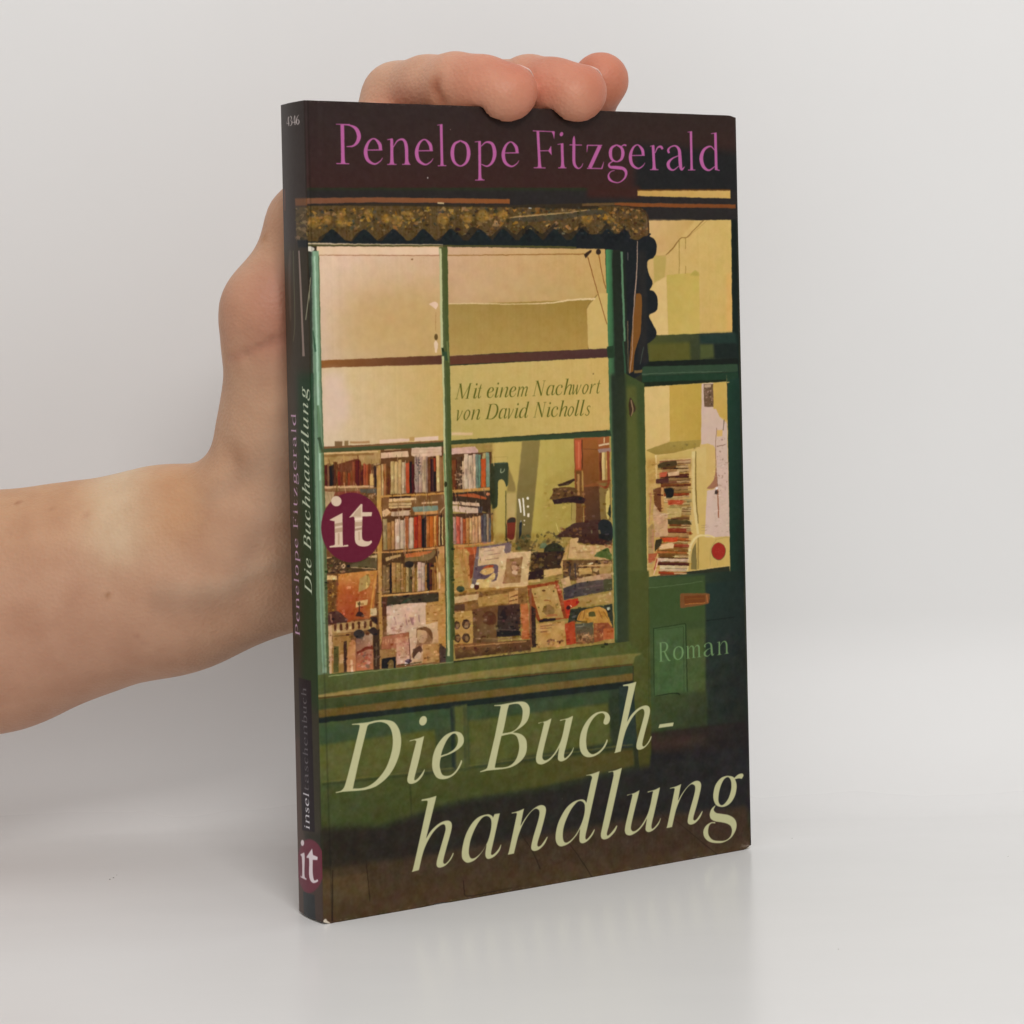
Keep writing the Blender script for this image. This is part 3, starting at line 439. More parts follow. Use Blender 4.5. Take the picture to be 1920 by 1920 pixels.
O(fJ, '1245,575* 1330,545 1430,505* 1435,530 1350,580 1260,590*', (66, 50, 40)); O(fJ, '1160,730* 1200,660 1200,620 1300,600 1440,610 1460,680* 1460,700 1300,720 1200,740*', (98, 72, 46)); speck(fJ, 1200, 620, 1440, 710, [(140, 104, 66), (70, 52, 40)], 24, (8, 26), .7); O(fJ, '1195,740* 1440,700 1540,720 1540,770 1500,780 1380,770 1210,790*', (56, 42, 42))
O(fJ, '1240,1130* 1400,1010 1460,990 1560,980 1700,955 1800,980 1845,1030* 1845,1240* 1500,1210 1400,1150 1260,1150*', (74, 52, 46)); O(fJ, '1690,1000* 1750,950 1840,1000 1840,1180 1700,1160*', (46, 48, 54)); S(fJ, '1620,1070,14 1625,1105,14|1700,1070,24 1710,1110,20', (110, 96, 70)); speck(fJ, 1290, 1050, 1500, 1130, [(120, 84, 56), (84, 58, 46)], 20, (10, 24), .7); S(fJ, '1230,990,4 1245,1040,6 1260,1090,5', (206, 186, 120))
# centre right display
Q(fL, '60,160 240,170 260,620 60,640', ((176, 128, 70), (190, 140, 80), (170, 130, 76), (176, 140, 76))); O(fL, '60,300* 120,280 180,600* 60,620*', (184, 150, 84)); S(fL, '160,170,36 215,380,30 240,600,30', (196, 140, 84)); Q(fL, '200,170 300,165 300,220 240,240', (190, 92, 56)); Q(fL, '220,240 300,220 260,480 240,500', (140, 70, 46))
Q(fL, '60,620 860,540 860,800 60,860', (140, 102, 60)); speck(fL, 60, 620, 860, 760, [(110, 78, 46), (170, 130, 76), (84, 60, 42)], 70, (10, 40), .5); S(fL, '60,640,40 400,610,36 850,570,30', (176, 134, 74)); Q(fL, '60,690 330,660 330,720 60,770', (206, 174, 130)); Q(fL, '320,700 650,650 660,760 330,800', (180, 142, 82)); Q(fL, '660,640 760,620 760,760 665,770', (196, 150, 96)); S(fL, '670,700,8 755,670,14|665,740,10 750,720,10', (110, 72, 46)); Q(fL, '60,780 180,770 180,840 60,850', (92, 66, 50))
Q(fL, '310,150 670,95 690,120 640,500 250,590', ((112, 96, 110), (120, 104, 120), (150, 130, 110), (110, 96, 112))); Q(fL, '335,165 620,130 590,590 300,590', ((208, 178, 146), (212, 184, 156), (212, 178, 130), (206, 176, 140))); O(fL, '300,360* 400,345 530,340 540,420 520,510 430,520 300,500 275,470*', (104, 88, 112)); O(fL, '340,430* 380,390 470,370 500,400 470,440 400,455*', (212, 176, 110)); O(fL, '360,390* 420,350 490,345 480,370 400,380*', (176, 84, 56)); O(fL, '290,560* 330,500 400,500 460,460 500,430 510,480 460,540 440,590* 290,600*', (214, 182, 120)); speck(fL, 290, 360, 530, 580, [(140, 110, 110), (200, 160, 110)], 24, (5, 16), .6)
S(fL, '390,195,6 500,180,6|430,235,7 570,215,6|350,300,12 352,270,12|400,290,8 550,268,8', (150, 114, 100)); Q(fL, '610,215 900,190 870,570 505,598', ((214, 186, 148), (216, 188, 146), (206, 172, 128), (212, 180, 136))); Q(fL, '638,275 810,262 785,535 595,550', ((166, 128, 88), (150, 112, 76), (160, 120, 80), (170, 132, 90))); ell(fL, 725, 370, 48, 60, (140, 102, 74)); ell(fL, 722, 375, 30, 30, (190, 156, 122)); O(fL, '690,420* 720,400 760,425 750,450 700,440*', (214, 184, 154)); ell(fL, 262, 575, 22, 24, (226, 210, 190)); ell(fL, 310, 585, 28, 30, (84, 48, 42)); S(fL, '510,590,12 860,565,12', (220, 190, 140)); ell(fL, 135, 605, 44, 34, (66, 90, 66))
# dark shelf behind, boxes, papers
Q(fL, '900,210 1290,190 1250,380 900,420', (70, 56, 44)); speck(fL, 900, 220, 1250, 480, [(110, 80, 50), (60, 50, 44), (84, 66, 44), (130, 104, 66)], 60, (10, 34), .6); Q(fL, '880,420 1040,400 1040,500 870,510', (62, 46, 42)); Q(fL, '1040,400 1240,375 1245,440 1045,480', (206, 170, 112)); Q(fL, '870,510 1000,495 1000,530 870,540', (200, 168, 110))
O(fL, '1220,340* 1310,100 1320,110* 1280,340 1250,400*', (196, 158, 100)); O(fL, '1330,60* 1420,50 1430,120 1660,130 1780,120* 1785,290* 1540,280 1305,275*', ((206, 172, 124), (196, 160, 108), (196, 160, 110), (200, 164, 114))); S(fL, '1390,205,6 1560,200,8', (160, 124, 84)); O(fL, '1585,250* 1640,200 1740,160 1760,200 1785,230* 1780,290 1700,270*', (84, 120, 60)); speck(fL, 1700, 80, 1785, 150, [(150, 96, 60), (206, 140, 110)], 12, (8, 18), .7)
Q(fL, '1250,290 1785,290 1785,480 1250,520', (110, 82, 56)); speck(fL, 1260, 300, 1785, 500, [(196, 160, 110), (60, 50, 48), (150, 116, 76), (90, 72, 60), (206, 176, 136)], 90, (10, 36), .7); S(fL, '1330,330,18 1320,500,18|1380,330,20 1390,490,16', (80, 66, 66)); Q(fL, '1420,350 1780,330 1785,365 1420,360', (196, 158, 106)); Q(fL, '1420,380 1560,370 1570,440 1430,450', (186, 150, 92)); Q(fL, '1640,370 1780,355 1780,430 1650,450', (176, 144, 90)); Q(fL, '1400,490 1780,430 1780,490 1400,550', (190, 152, 120)); Q(fL, '1225,500 1320,470 1340,570 1250,600', (200, 166, 120))
Q(fL, '1250,600 1400,540 1780,490 1790,620 1420,690 1260,730', ((78, 72, 84), (104, 92, 84), (88, 84, 68), (72, 66, 84))); S(fL, '1410,600,16 1690,560,14', (120, 104, 100), alpha=.6); Q(fL, '1690,510 1785,490 1790,600 1700,640', (84, 88, 64)); Q(fL, '1420,700 1780,650 1790,760 1420,800', ((176, 144, 84), (180, 150, 96), (170, 140, 84), (172, 138, 80))); ell(fL, 1765, 655, 14, 18, (200, 180, 140))
Q(fL, '1255,735 1415,705 1420,780 1330,820 1330,920 1280,930', (190, 64, 40)); ell(fL, 1310, 810, 22, 22, (70, 40, 40)); S(fL, '1330,780,12 1345,800,10', (226, 190, 160)); Q(fL, '1330,830 1790,770 1800,1030 1400,960 1300,990', (60, 70, 58)); O(fL, '1400,945* 1440,860 1560,810 1700,815 1770,960* 1780,1020 1600,1000*', (190, 140, 66)); S(fL, '1450,850,7 1420,940,7|1490,840,7 1470,940,7|1640,840,7 1680,930,7|1690,840,7 1740,930,7', (140, 96, 50)); O(fL, '1530,910* 1540,860 1590,855 1610,905*', (88, 84, 50)); ell(fL, 1745, 825, 12, 14, (206, 210, 200))
# poster and standing books
Q(fL, '860,570 1180,520 1240,640 1290,930 980,960 880,760', ((150, 76, 46), (160, 80, 48), (150, 76, 46), (130, 70, 44))); S(fL, '1195,560,26 1230,680,22', (186, 96, 70)); Q(fL, '898,600 1165,555 1260,925 1000,935', ((190, 158, 98), (190, 160, 100), (176, 140, 80), (186, 150, 88))); ell(fL, 1040, 625, 22, 10, (100, 70, 46)); ell(fL, 1075, 730, 34, 8, (150, 96, 60)); O(fL, '1030,820 1090,775 1150,820 1150,870 1090,895 1045,870', (140, 110, 70)); O(fL, '1050,910* 1110,880 1180,880 1190,905*', (170, 110, 70))
for x, y in ((948, 660), (1148, 628), (1190, 775), (988, 808)): ell(fL, x, y, 9, 10, (90, 84, 44))
Q(fL, '990,945 1170,920 1170,950 990,970', (56, 42, 38)); Q(fL, '960,985 1270,955 1278,1230 965,1250', ((196, 156, 96), (190, 150, 90), (196, 150, 92), (186, 146, 86))); S(fL, '1005,1015,8 1155,998,8|1005,1040,8 1130,1028,8|1005,1075,10 1100,1066,10', (130, 92, 66)); speck(fL, 1050, 1160, 1240, 1230, [(150, 96, 70), (90, 60, 50), (200, 140, 100)], 22, (8, 20), .7)
Q(fL, '1270,990 1380,950 1400,1200 1290,1220', (180, 74, 48)); Q(fL, '1380,990 1580,970 1590,1190 1395,1210', ((92, 96, 84), (84, 88, 76), (120, 84, 60), (130, 90, 60))); speck(fL, 1395, 1090, 1580, 1200, [(170, 120, 76), (110, 70, 56), (190, 140, 100)], 34, (10, 28), .7); S(fL, '1395,1020,8 1470,1010,10', (176, 176, 160), alpha=.6); Q(fL, '1585,980 1740,970 1800,1030 1690,1170 1590,1190', (150, 84, 56)); speck(fL, 1600, 990, 1700, 1160, [(190, 130, 84), (120, 64, 50)], 24, (10, 30), .6); Q(fL, '1690,1040 1805,1030 1805,1150 1690,1165', (184, 100, 62))
# left of the poster: dark pictures, shelf
Q(fL, '60,860 260,840 270,1240 70,1250', (184, 146, 84))
for x, y, r_ in ((193, 990, 44), (195, 1140, 42), (95, 1000, 34), (100, 1145, 36)): ell(fL, x, y, r_, r_ * 1.25, (84, 62, 50)); ell(fL, x + 6, y + 8, r_ * .5, r_ * .7, (140, 106, 76))
Q(fL, '265,830 550,780 540,1190 270,1200', ((110, 78, 56), (120, 84, 56), (120, 96, 66), (104, 80, 56))); O(fL, '370,900* 430,850 510,880 520,980 450,1000 380,980*', (96, 62, 46)); Q(fL, '545,790 780,765 790,1120 525,1130', ((74, 58, 56), (80, 60, 56), (70, 60, 60), (60, 52, 50))); O(fL, '560,900* 600,830 640,900 620,960*', (56, 44, 42)); S(fL, '530,1045,6 770,1060,8', (100, 90, 84)); Q(fL, '530,1065 770,1060 775,1110 530,1120', (46, 44, 48)); S(fL, '290,1145,12 600,1150,14 760,1140,12', (140, 112, 78)); Q(fL, '790,770 870,760 885,1150 800,1160', ((196, 116, 66), (190, 120, 70), (176, 96, 56), (180, 100, 60))); S(fL, '895,600,26 900,1230,24', (140, 90, 66)); Q(fL, '905,790 950,820 960,1240 910,1250', (66, 52, 46)); Q(fL, '60,1210 900,1160 900,1270 80,1370', ((150, 106, 66), (110, 76, 54), (90, 66, 50), (80, 60, 48))); S(fL, '70,1240,14 500,1205,12 850,1180,10', (176, 130, 84)); speck(fL, 120, 1240, 900, 1330, [(66, 54, 50), (100, 76, 54), (130, 96, 64)], 50, (10, 34), .6)
# ---- woodwork in front of the interior
def bar(fr, s, base, lo, hi):
    S(fr, s, base)
Q(ONE, '583,470 598,470 603,700 612,1000 618,1265 592,1290 588,900', ((138, 168, 140), (112, 144, 110), (90, 106, 66), (92, 122, 86)))
S(ONE, '589,476,6 593,640,8 597,800,8 601,1000,9 606,1180,9 609,1262,8', (126, 156, 124)); S(ONE, '587,620,2 592,660,4', (60, 110, 70)); S(ONE, '590,480,2.5 594,640,3 600,900,3', (160, 184, 156)); S(ONE, '598,480,2 602,700,2 608,900,2 614,1250,2.4', (78, 112, 70)); S(ONE, '596,760,4 598,800,6 600,850,3', (70, 112, 66), alpha=.7); S(ONE, '598,820,6 603,844,5', (60, 92, 58))
Q(ONE, '601,842 832,829 832,837 602,849', ((72, 88, 56), (62, 72, 44), (66, 76, 48), (80, 96, 62))); Q(ONE, '842,826 1144,808 1146,818 843,834', ((58, 72, 44), (48, 72, 48), (50, 78, 50), (64, 78, 48)))
Q(ONE, '823,463 838,463 841,700 846,1000 850,1240 836,1248 833,900 829,660', ((96, 104, 66), (66, 74, 40), (80, 96, 58), (74, 104, 64)))
S(ONE, '825.5,466,4 828,640,4.5 830,670,4 832,760,3 834,900,4.5 838,1050,4 841,1230,4.5', (180, 178, 130)); S(ONE, '836,466,5 838,620,6 840,700,7 843,860,6.5 846,1000,7 849,1200,7', (72, 88, 48)); S(ONE, '832,850,2.5 835,920,3 838,1000,3 842,1200,3', (118, 146, 98)); S(ONE, '829,652,4 831,665,5', (40, 58, 34)); ell(ONE, 835, 908, 3, 5, (48, 52, 28)); S(ONE, '828,664,8 836,664,8 838,676,8', (52, 86, 52)); S(ONE, '838,640,3 841,680,3', (96, 112, 64)); Q(ONE, '1137,650 1150,648 1152,670 1139,672', (44, 72, 46))
# outer left: dark strip with bracket, sheen lines
Q(ONE, '565,462 584,470 590,900 594,1290 577,1290', ((58, 50, 46), (50, 60, 48), (66, 84, 54), (46, 60, 44)), soft=1)
Q(ONE, '577,700 588,700 594,1290 583,1290', ((40, 70, 46), (52, 88, 58), (60, 84, 52), (44, 70, 48)), soft=1)
S(ONE, '563,475,2 566,520,3 570,600,3 573,664,5', (168, 140, 124)); S(ONE, '576,480,3 580,540,4', (40, 36, 36)); S(ONE, '582,520,2 577,590,2 573,640,1.6', (128, 120, 96)); O(ONE, '566,462* 582,462 590,466 584,472* 572,470*', (206, 196, 176))
# sill and mouldings below the window
Q(ONE, '592,1266 850,1242 1182,1202 1188,1240 850,1285 590,1318', ((80, 92, 52), (78, 88, 48), (84, 88, 46), (76, 84, 48)), tex=1.5)
S(ONE, '616,1268,2 700,1258,1.6 850,1241,1.4', (150, 152, 104), alpha=.8)
O(ONE, '589,1305* 640,1296 760,1278 900,1258 1180,1226 1190,1232* 1188,1244* 900,1272 760,1290 640,1304 594,1308*', ((150, 128, 76), (116, 104, 58), (104, 96, 50), (140, 118, 70)), soft=1)
S(ONE, '592,1310,3 760,1292,3 900,1275,3 1185,1246,3', (84, 66, 38)); Q(ONE, '590,1313 1186,1248 1186,1262 590,1332', ((66, 78, 46), (62, 78, 48), (58, 76, 46), (60, 74, 44)), tex=1); Q(ONE, '590,1332 1186,1262 1186,1277 590,1348', ((100, 84, 46), (104, 88, 48), (108, 86, 48), (98, 78, 44)), soft=1, tex=2)
speck(ONE, 620, 1322, 1150, 1330, [(112, 84, 50)], 6, (2, 4), .5); Q(ONE, '590,1347 1186,1276 1187,1290 590,1360', (38, 46, 40), soft=1)
# stall riser panels
Q(ONE, '590,1357 1187,1288 1200,1460 1100,1480 600,1640', ((66, 86, 50), (48, 62, 44), (52, 52, 36), (60, 70, 42)), tex=1)
Q(ONE, '596,1362 848,1330 850,1360 598,1400', (60, 86, 52), soft=4); Q(ONE, '596,1398 815,1368 820,1440 600,1470', ((90, 94, 50), (86, 84, 44), (84, 80, 46), (84, 90, 50)), soft=3)
Q(ONE, '845,1324 875,1320 878,1440 848,1444', ((48, 66, 48), (80, 86, 48), (82, 82, 46), (50, 62, 46)), soft=1); S(ONE, '846,1328,5 850,1440,6', (44, 58, 44), soft=1); Q(ONE, '852,1326 868,1324 870,1440 856,1442', (84, 90, 50), soft=1)
Q(ONE, '875,1330 1145,1296 1140,1318 875,1352', (58, 84, 50), soft=4); Q(ONE, '878,1352 1140,1318 1145,1392 880,1436', ((86, 88, 48), (86, 90, 48), (80, 82, 44), (84, 84, 46)), soft=3)
Q(ONE, '1160,1288 1188,1284 1192,1400 1162,1404', (46, 60, 48), soft=1)
S(ONE, '604,1466,2 700,1456,2.4 850,1440,2|878,1436,2 1000,1420,2 1150,1400,2 1186,1396,2', (112, 98, 56), alpha=.7, soft=1); S(ONE, '604,1471,2 850,1446,2|878,1442,2 1186,1402,2', (56, 60, 34), soft=1)
Q(ONE, '600,1476 1187,1404 1190,1436 1000,1478 860,1500 700,1552 600,1560', ((70, 84, 46), (84, 74, 40), (74, 66, 38), (64, 78, 44)), soft=3); S(ONE, '769,1466,2 772,1550,2|1190,1396,5 1196,1500,6', (48, 52, 34), alpha=.7, soft=1)
# pavement
Q(ONE, '596,1552 720,1548 830,1512 900,1496 1010,1482 1090,1465 1190,1440 1250,1430 1420,1400 1420,1520 1300,1530 1100,1556 1000,1575 800,1610 600,1640', ((50, 46, 38), (44, 43, 42), (44, 42, 41), (50, 44, 38)), soft=7)
Q(ONE, '598,1630 780,1606 1000,1568 1200,1532 1400,1512 1420,1610 1000,1720 600,1800', ((68, 56, 42), (62, 50, 42), (70, 54, 42), (80, 64, 46)), soft=6, tex=1.2)
Q(ONE, '600,1650 690,1636 694,1690 610,1735', (84, 68, 48), soft=3); Q(ONE, '600,1690 1400,1580 1420,1640 600,1800', (76, 60, 44), soft=8)
S(ONE, '974,1560,1.2 1000,1600,1.8 1012,1630,2.2|1066,1580,1.2 1090,1614,1.8 1112,1648,2|1232,1518,1 1258,1545,1.6|1256,1530,1 1330,1590,1.4 1370,1625,1.4|686,1612,1.5 694,1690,1.6|868,1650,1.4 870,1668,2 880,1680,2.4 960,1664,1|624,1632,2.4 623,1730,3', (48, 38, 30), alpha=.8)
speck(ONE, 620, 1400, 1380, 1700, [(120, 112, 84), (150, 140, 110)], 26, (.4, 1.0), .5)

# the picture is a photograph in print: break up clean edges, add fine mottling inside the lit shop
def warp_print(a, amp, r):
    dx = blur1(rng.randn(TH, TW).astype(np.float32), r); dy = blur1(rng.randn(TH, TW).astype(np.float32), r)
    dx *= amp / dx.std(); dy *= amp / dy.std()
    yy, xx = np.mgrid[0:TH, 0:TW].astype(np.float32)
    X = np.clip(xx + dx, 0, TW - 1.001); Y = np.clip(yy + dy, 0, TH - 1.001); X[:, :int(BT * MM)] = xx[:, :int(BT * MM)]
    X = np.where(xx >= BT * MM, np.maximum(X, BT * MM), X)
    x0 = X.astype(int); y0 = Y.astype(int); fx = (X - x0)[..., None]; fy = (Y - y0)[..., None]
    return (a[y0, x0] * (1 - fx) + a[y0, x0 + 1] * fx) * (1 - fy) + (a[y0 + 1, x0] * (1 - fx) + a[y0 + 1, x0 + 1] * fx) * fy
_g = np.maximum(0, ART[..., 1] - np.maximum(ART[..., 0], ART[..., 2])); _k = np.clip((170 - ART[..., 1]) / 60, 0, 1); ART[..., 1] -= .38 * _g * _k; ART[..., 0] += .14 * _g * _k
_lim = .485 * (ART[..., 0] + ART[..., 1]); _ov = np.maximum(0, ART[..., 2] - _lim); ART[..., 2] -= .6 * _ov
ART[:] = warp_print(ART, .26, 4); ART[:] = warp_print(ART, .16, 1)
def region_mask(s, soft=4):
    m, x0, y0 = mask_of([mm(np.array([(p[0], p[1]) for p in parse(s, ONE)]))]); M = np.zeros((TH, TW), np.float32); M[y0:y0 + m.shape[0], x0:x0 + m.shape[1]] = m; return blur1(M, soft)
def mottle(M, amp, r, chroma=.35):
    n = blur1(rng.randn(TH, TW).astype(np.float32), r); n /= n.std(); n = np.clip(n, -2.2, 2.2)
    c = np.stack([blur1(rng.randn(TH, TW).astype(np.float32), r + 1) for _ in range(3)], -1); c /= c.std()
    k = np.clip(ART.mean(2, keepdims=True) / 120, .35, 1.2)
    ART[:] = ART + (n[..., None] + c * chroma) * (M * amp)[..., None] * k
_in = np.maximum(region_mask('604,846 832,836 838,1240 608,1262'), region_mask('843,1000 1146,1000 1152,1205 848,1240')); _in = np.maximum(_in, region_mask('843,835 925,830 930,1010 843,1010')); _in = np.maximum(_in, region_mask('1212,860 1300,860 1290,1070 1215,1078'))
_in = np.maximum(_in, .35 * region_mask('1020,900 1146,830 1146,1010 1010,1010'))
def clutter(x0, y0, x1, y1, n, wr, hr, dl):
    for _ in range(n):
        cx, cy = rng.uniform(x0, x1), rng.uniform(y0, y1); q = (mm([(cx, cy)])[0] * MM).astype(int)
        c = ART[min(q[1], TH - 1), min(q[0], TW - 1)] + rng.randn() * dl + rng.randn(3) * dl * .2
        w_, h_ = rng.uniform(*wr), rng.uniform(*hr); t = rng.randn() * .12 - .06; a_ = np.array([(-w_, -h_), (w_, -h_), (w_, h_), (-w_, h_)]) / 2
        fill([a_ @ np.array([[math.cos(t), math.sin(t)], [-math.sin(t), math.cos(t)]]) + [cx, cy]], np.clip(c, 24, 222), alpha=rng.uniform(.35, .8))
clutter(608, 1060, 835, 1250, 900, (1, 7), (1, 5), 26); clutter(846, 1010, 1148, 1215, 1300, (1, 8), (1, 5), 24)
clutter(608, 860, 925, 1050, 700, (.6, 1.6), (4, 26), 20); clutter(1218, 870, 1296, 1070, 350, (2, 12), (.8, 2.5), 24); clutter(1340, 860, 1366, 1000, 90, (2, 8), (.6, 1.6), 16)
clutter(560, 392, 1210, 440, 500, (1, 6), (1, 4), 20); clutter(1020, 900, 1146, 1010, 160, (2, 8), (1, 5), 14)
mottle(_in, 3, 2, .25); mottle(_in, 3.5, 5, .4)
_lo = region_mask('590,1250 1400,1180 1410,1600 600,1740', 8); mottle(_lo, 3.5, 7, .5); mottle(_lo, 2.5, 2, .5)
mottle(region_mask('556,386 1216,386 1216,456 556,456'), 4, 2)
mottle(np.clip(1 - _in - _lo, 0, 1), .9, 6, .6)
_w = _in[..., None]; ART[:] = ART * (1 - _w) + _w * np.clip((ART * .86 + ART.mean(2, keepdims=True) * .14 - 118) * .96 + 108, 20, 225) * np.array([1.02, .955, .86], np.float32)
# ---- lettering
GLY = {}
def G(name, fr, s, dots=(), st=None, base=None, local=False):
    """store glyph outlines in sheet mm"""
    pol = []
    if local:
        sh = .25 if name.startswith('i_') else 0
        k = lambda P: np.c_[(P[:, 0] + sh * P[:, 1]), -P[:, 1]]
        for t in (s.split('|') if s else []): pol.append(('e', k(outline(parse(t, ONE)))))
        for t in (st.split('|') if st else []): pol.append(('s', k(stroke(parse(t, ONE)))))
        for cx, cy, rx, ry in dots:
            a = np.linspace(0, 6.2832, 30, endpoint=False); pol.append(('s', k(np.c_[cx + rx * np.cos(a), cy + ry * np.sin(a)])))
    else:
        for t in (s.split('|') if s else []): pol.append(('e', mm(outline(parse(t, fr)))))
        for t in (st.split('|') if st else []): pol.append(('s', mm(stroke([(p[0], p[1], p[2] * .88, p[3]) for p in parse(t, fr)]))))
        for cx, cy, rx, ry in dots:
            a = np.linspace(0, 6.2832, 30, endpoint=False)
            pol.append(('s', mm(np.c_[fr[0] + (cx + rx * np.cos(a) - .15 * ry * np.sin(a)) / fr[2], fr[1] + (cy + ry * np.sin(a)) / fr[2]])))
    GLY[name] = pol
def draw_gl(pol, f, col, alpha=1.0, soft=0):
    e = [f(p) for k, p in pol if k == 'e']; s = [f(p) for k, p in pol if k == 's']
    ms = []
    for grp, eo in ((e, True), (s, False)):
        if grp:
            if eo: ms.append(mask_of(grp, True, 4))
            else: ms += [mask_of([g], False, 4) for g in grp]
    ms = [m for m in ms if m]
    if not ms: return
    x0 = min(m[1] for m in ms); y0 = min(m[2] for m in ms); x1 = max(m[1] + m[0].shape[1] for m in ms); y1 = max(m[2] + m[0].shape[0] for m in ms)
    M = np.zeros((y1 - y0, x1 - x0), np.float32)
    for m, a, b in ms:
        r = M[b - y0:b - y0 + m.shape[0], a - x0:a - x0 + m.shape[1]]; np.maximum(r, m, out=r)
    if soft: M = blur1(M, soft)
    put(M, x0, y0, col, alpha)

t1, t2, t3, t4, t5, t6 = (630, 1280, 7.385), (880, 1260, 7.385), (1090, 1240, 9.143), (760, 1440, 7.68), (1000, 1430, 8.0), (1180, 1420, 8.0)
G('i_D', t1, '218,572* 335,560 455,545 560,522 690,515 800,545 870,640 898,760 898,860 870,1010 800,1180 700,1320 560,1430 420,1480 300,1495 100,1510* 0,1528* -4,1516* 60,1500 95,1475* 130,1400 220,1060 325,620* 318,585 222,583*|458,575* 560,548 640,548 720,585 770,680 785,820 765,970 690,1180 570,1340 450,1430 340,1462 238,1466* 240,1440 330,1030 435,600*')
G('i_i', t1, '1018,800* 1150,765 1218,738* 1205,800 1150,1060 1095,1270 1082,1335 1095,1350 1140,1315 1190,1250 1222,1197* 1226,1210 1195,1290 1130,1365 1060,1398 1010,1395 985,1355 995,1280 1040,1090 1110,810* 1085,797 1018,812*', dots=[(1203, 527, 52, 66)])
G('i_e', t1, '1735,1070* 1740,1100 1700,1190 1630,1275 1540,1325 1450,1335 1385,1305 1340,1220 1328,1120 1345,990 1400,860 1490,745 1580,690 1660,675 1730,700 1766,770 1755,850 1690,920 1590,980 1450,1032* 1437,1090 1435,1170 1465,1265 1520,1290 1590,1275 1660,1210 1710,1120 1728,1072*|1450,1008* 1475,920 1530,800 1590,725 1640,703 1675,735 1685,800 1668,870 1620,930 1540,980*')
G('i_B', t2, '340,458* 430,450 540,430 690,408 775,420 825,480 830,570 800,670 730,750 600,835* 700,855 770,915 792,1000 780,1120 720,1220 620,1295 500,1335 240,1365* 145,1387* 145,1375* 210,1350 240,1330* 260,1260 350,880 430,480* 420,470 340,470*|545,455* 620,440 680,445 720,490 733,560 715,680 660,770 580,825 455,850* 480,750 525,520*|440,885* 520,865 590,858 650,890 680,980 683,1070 650,1190 590,1270 500,1315 350,1325* 355,1280 400,1060*')
G('i_u', t2, '950,702* 1050,680 1132,640* 1115,710 1060,920 1015,1110 1008,1190 1045,1222 1110,1190 1180,1110 1250,980 1290,850 1320,700* 1325,660 1250,676* 1250,662* 1350,640 1430,605* 1420,660 1350,960 1310,1120 1308,1180 1325,1190 1370,1150 1415,1090 1437,1040* 1440,1055 1410,1130 1340,1205 1270,1237 1225,1215 1222,1160 1240,1045* 1190,1130 1110,1220 1010,1275 945,1268 918,1220 925,1140 960,990 1028,710* 1015,695 950,714*')
G('i_c', t3, '440,1335* 443,1370 400,1470 310,1570 200,1630 90,1640 10,1590 -30,1500 -38,1380 -15,1230 50,1080 150,950 250,880 360,858 440,880 485,950 480,1020 450,1070 405,1083 375,1060 380,1010 400,950 385,905 345,885 270,910 190,990 120,1120 85,1260 78,1400 100,1520 170,1588 250,1570 340,1500 400,1410 432,1335*')
G('i_h', t3, '710,403* 830,380 938,350* 925,410 780,1035* 850,920 950,820 1050,765 1130,760 1172,810 1165,920 1100,1170 1050,1370 1045,1440 1075,1455 1130,1400 1170,1330 1192,1280* 1200,1300 1160,1390 1080,1480 1000,1515 950,1500 940,1440 960,1340 1060,980 1078,880 1060,820 1010,825 930,890 850,1000 770,1160 720,1320 670,1545* 560,1573* 600,1430 800,470* 795,425 710,425*')
G('i_-', t3, '1340,1080* 1583,1047* 1570,1110* 1320,1143*')
G('i_a', t4, '1280,662* 1357,650* 1340,720 1260,1080 1230,1220 1245,1250 1290,1220 1340,1160 1370,1100* 1375,1110 1350,1190 1280,1270 1200,1308 1160,1290 1148,1230 1165,1100* 1100,1210 1000,1320 900,1362 840,1335 810,1270 820,1130 870,950 960,790 1060,700 1180,665 1240,685 1258,712*|1160,690 1215,715 1235,780 1225,900 1180,1060 1100,1200 1010,1285 945,1300 915,1250 912,1170 940,1020 1010,850 1090,730')
G('i_n', t6, '608,460* 700,435 780,400* 765,460 730,650* 800,530 890,420 980,360 1040,355 1075,390 1075,470 1020,700 965,890 970,945 1010,930 1060,860 1095,805* 1100,820 1060,910 990,985 920,1010 880,985 880,920 910,790 975,560 990,450 965,410 920,410 850,480 770,610 710,760 680,870 640,1045* 555,1062* 580,970 680,480* 670,462 608,470*')
G('i_d', t5, '785,185* 880,165 990,125* 975,190 820,900 780,1080 778,1140 800,1145 850,1090 910,995* 915,1010 880,1090 810,1170 740,1207 695,1190 685,1130 695,990* 640,1090 540,1200 430,1252 365,1235 330,1160 335,1030 380,870 480,690 590,590 700,550 760,560 790,600* 860,280* 875,220 850,190 785,192*|700,572 750,600 768,660 755,790 700,950 620,1090 530,1180 470,1195 440,1140 440,1030 470,900 550,720 640,600')
G('i_l', t5, '1122,135* 1220,115 1325,75* 1310,140 1150,860 1105,1030 1100,1080 1120,1090 1180,1030 1245,940* 1253,955 1215,1040 1130,1125 1060,1150 1018,1130 1008,1070 1030,960 1200,190* 1190,135 1122,145*')
G('i_g', t6, '1500,280 1570,300 1610,380 1615,470 1590,580 1530,680 1450,735 1370,745 1300,710 1265,620 1268,520 1300,410 1370,320 1440,285|1480,298 1520,330 1537,400 1530,500 1490,620 1430,700 1380,718 1345,670 1343,580 1370,450 1420,340')
_g = GLY['i_g']
G('tmp', t6, '1300,715* 1240,770 1210,850 1225,920 1290,960 1400,978 1480,1000 1530,1040 1545,1110 1520,1190 1450,1245 1360,1255 1260,1240 1200,1180 1185,1110 1200,1030 1240,990 1295,993* 1290,970* 1220,980 1150,1030 1113,1110 1130,1200 1200,1265 1310,1288 1420,1275 1530,1210 1600,1100 1615,1000 1580,920 1500,870 1400,850 1310,835 1270,790 1290,740*')
_t = [('s', p) for k, p in GLY['tmp']]
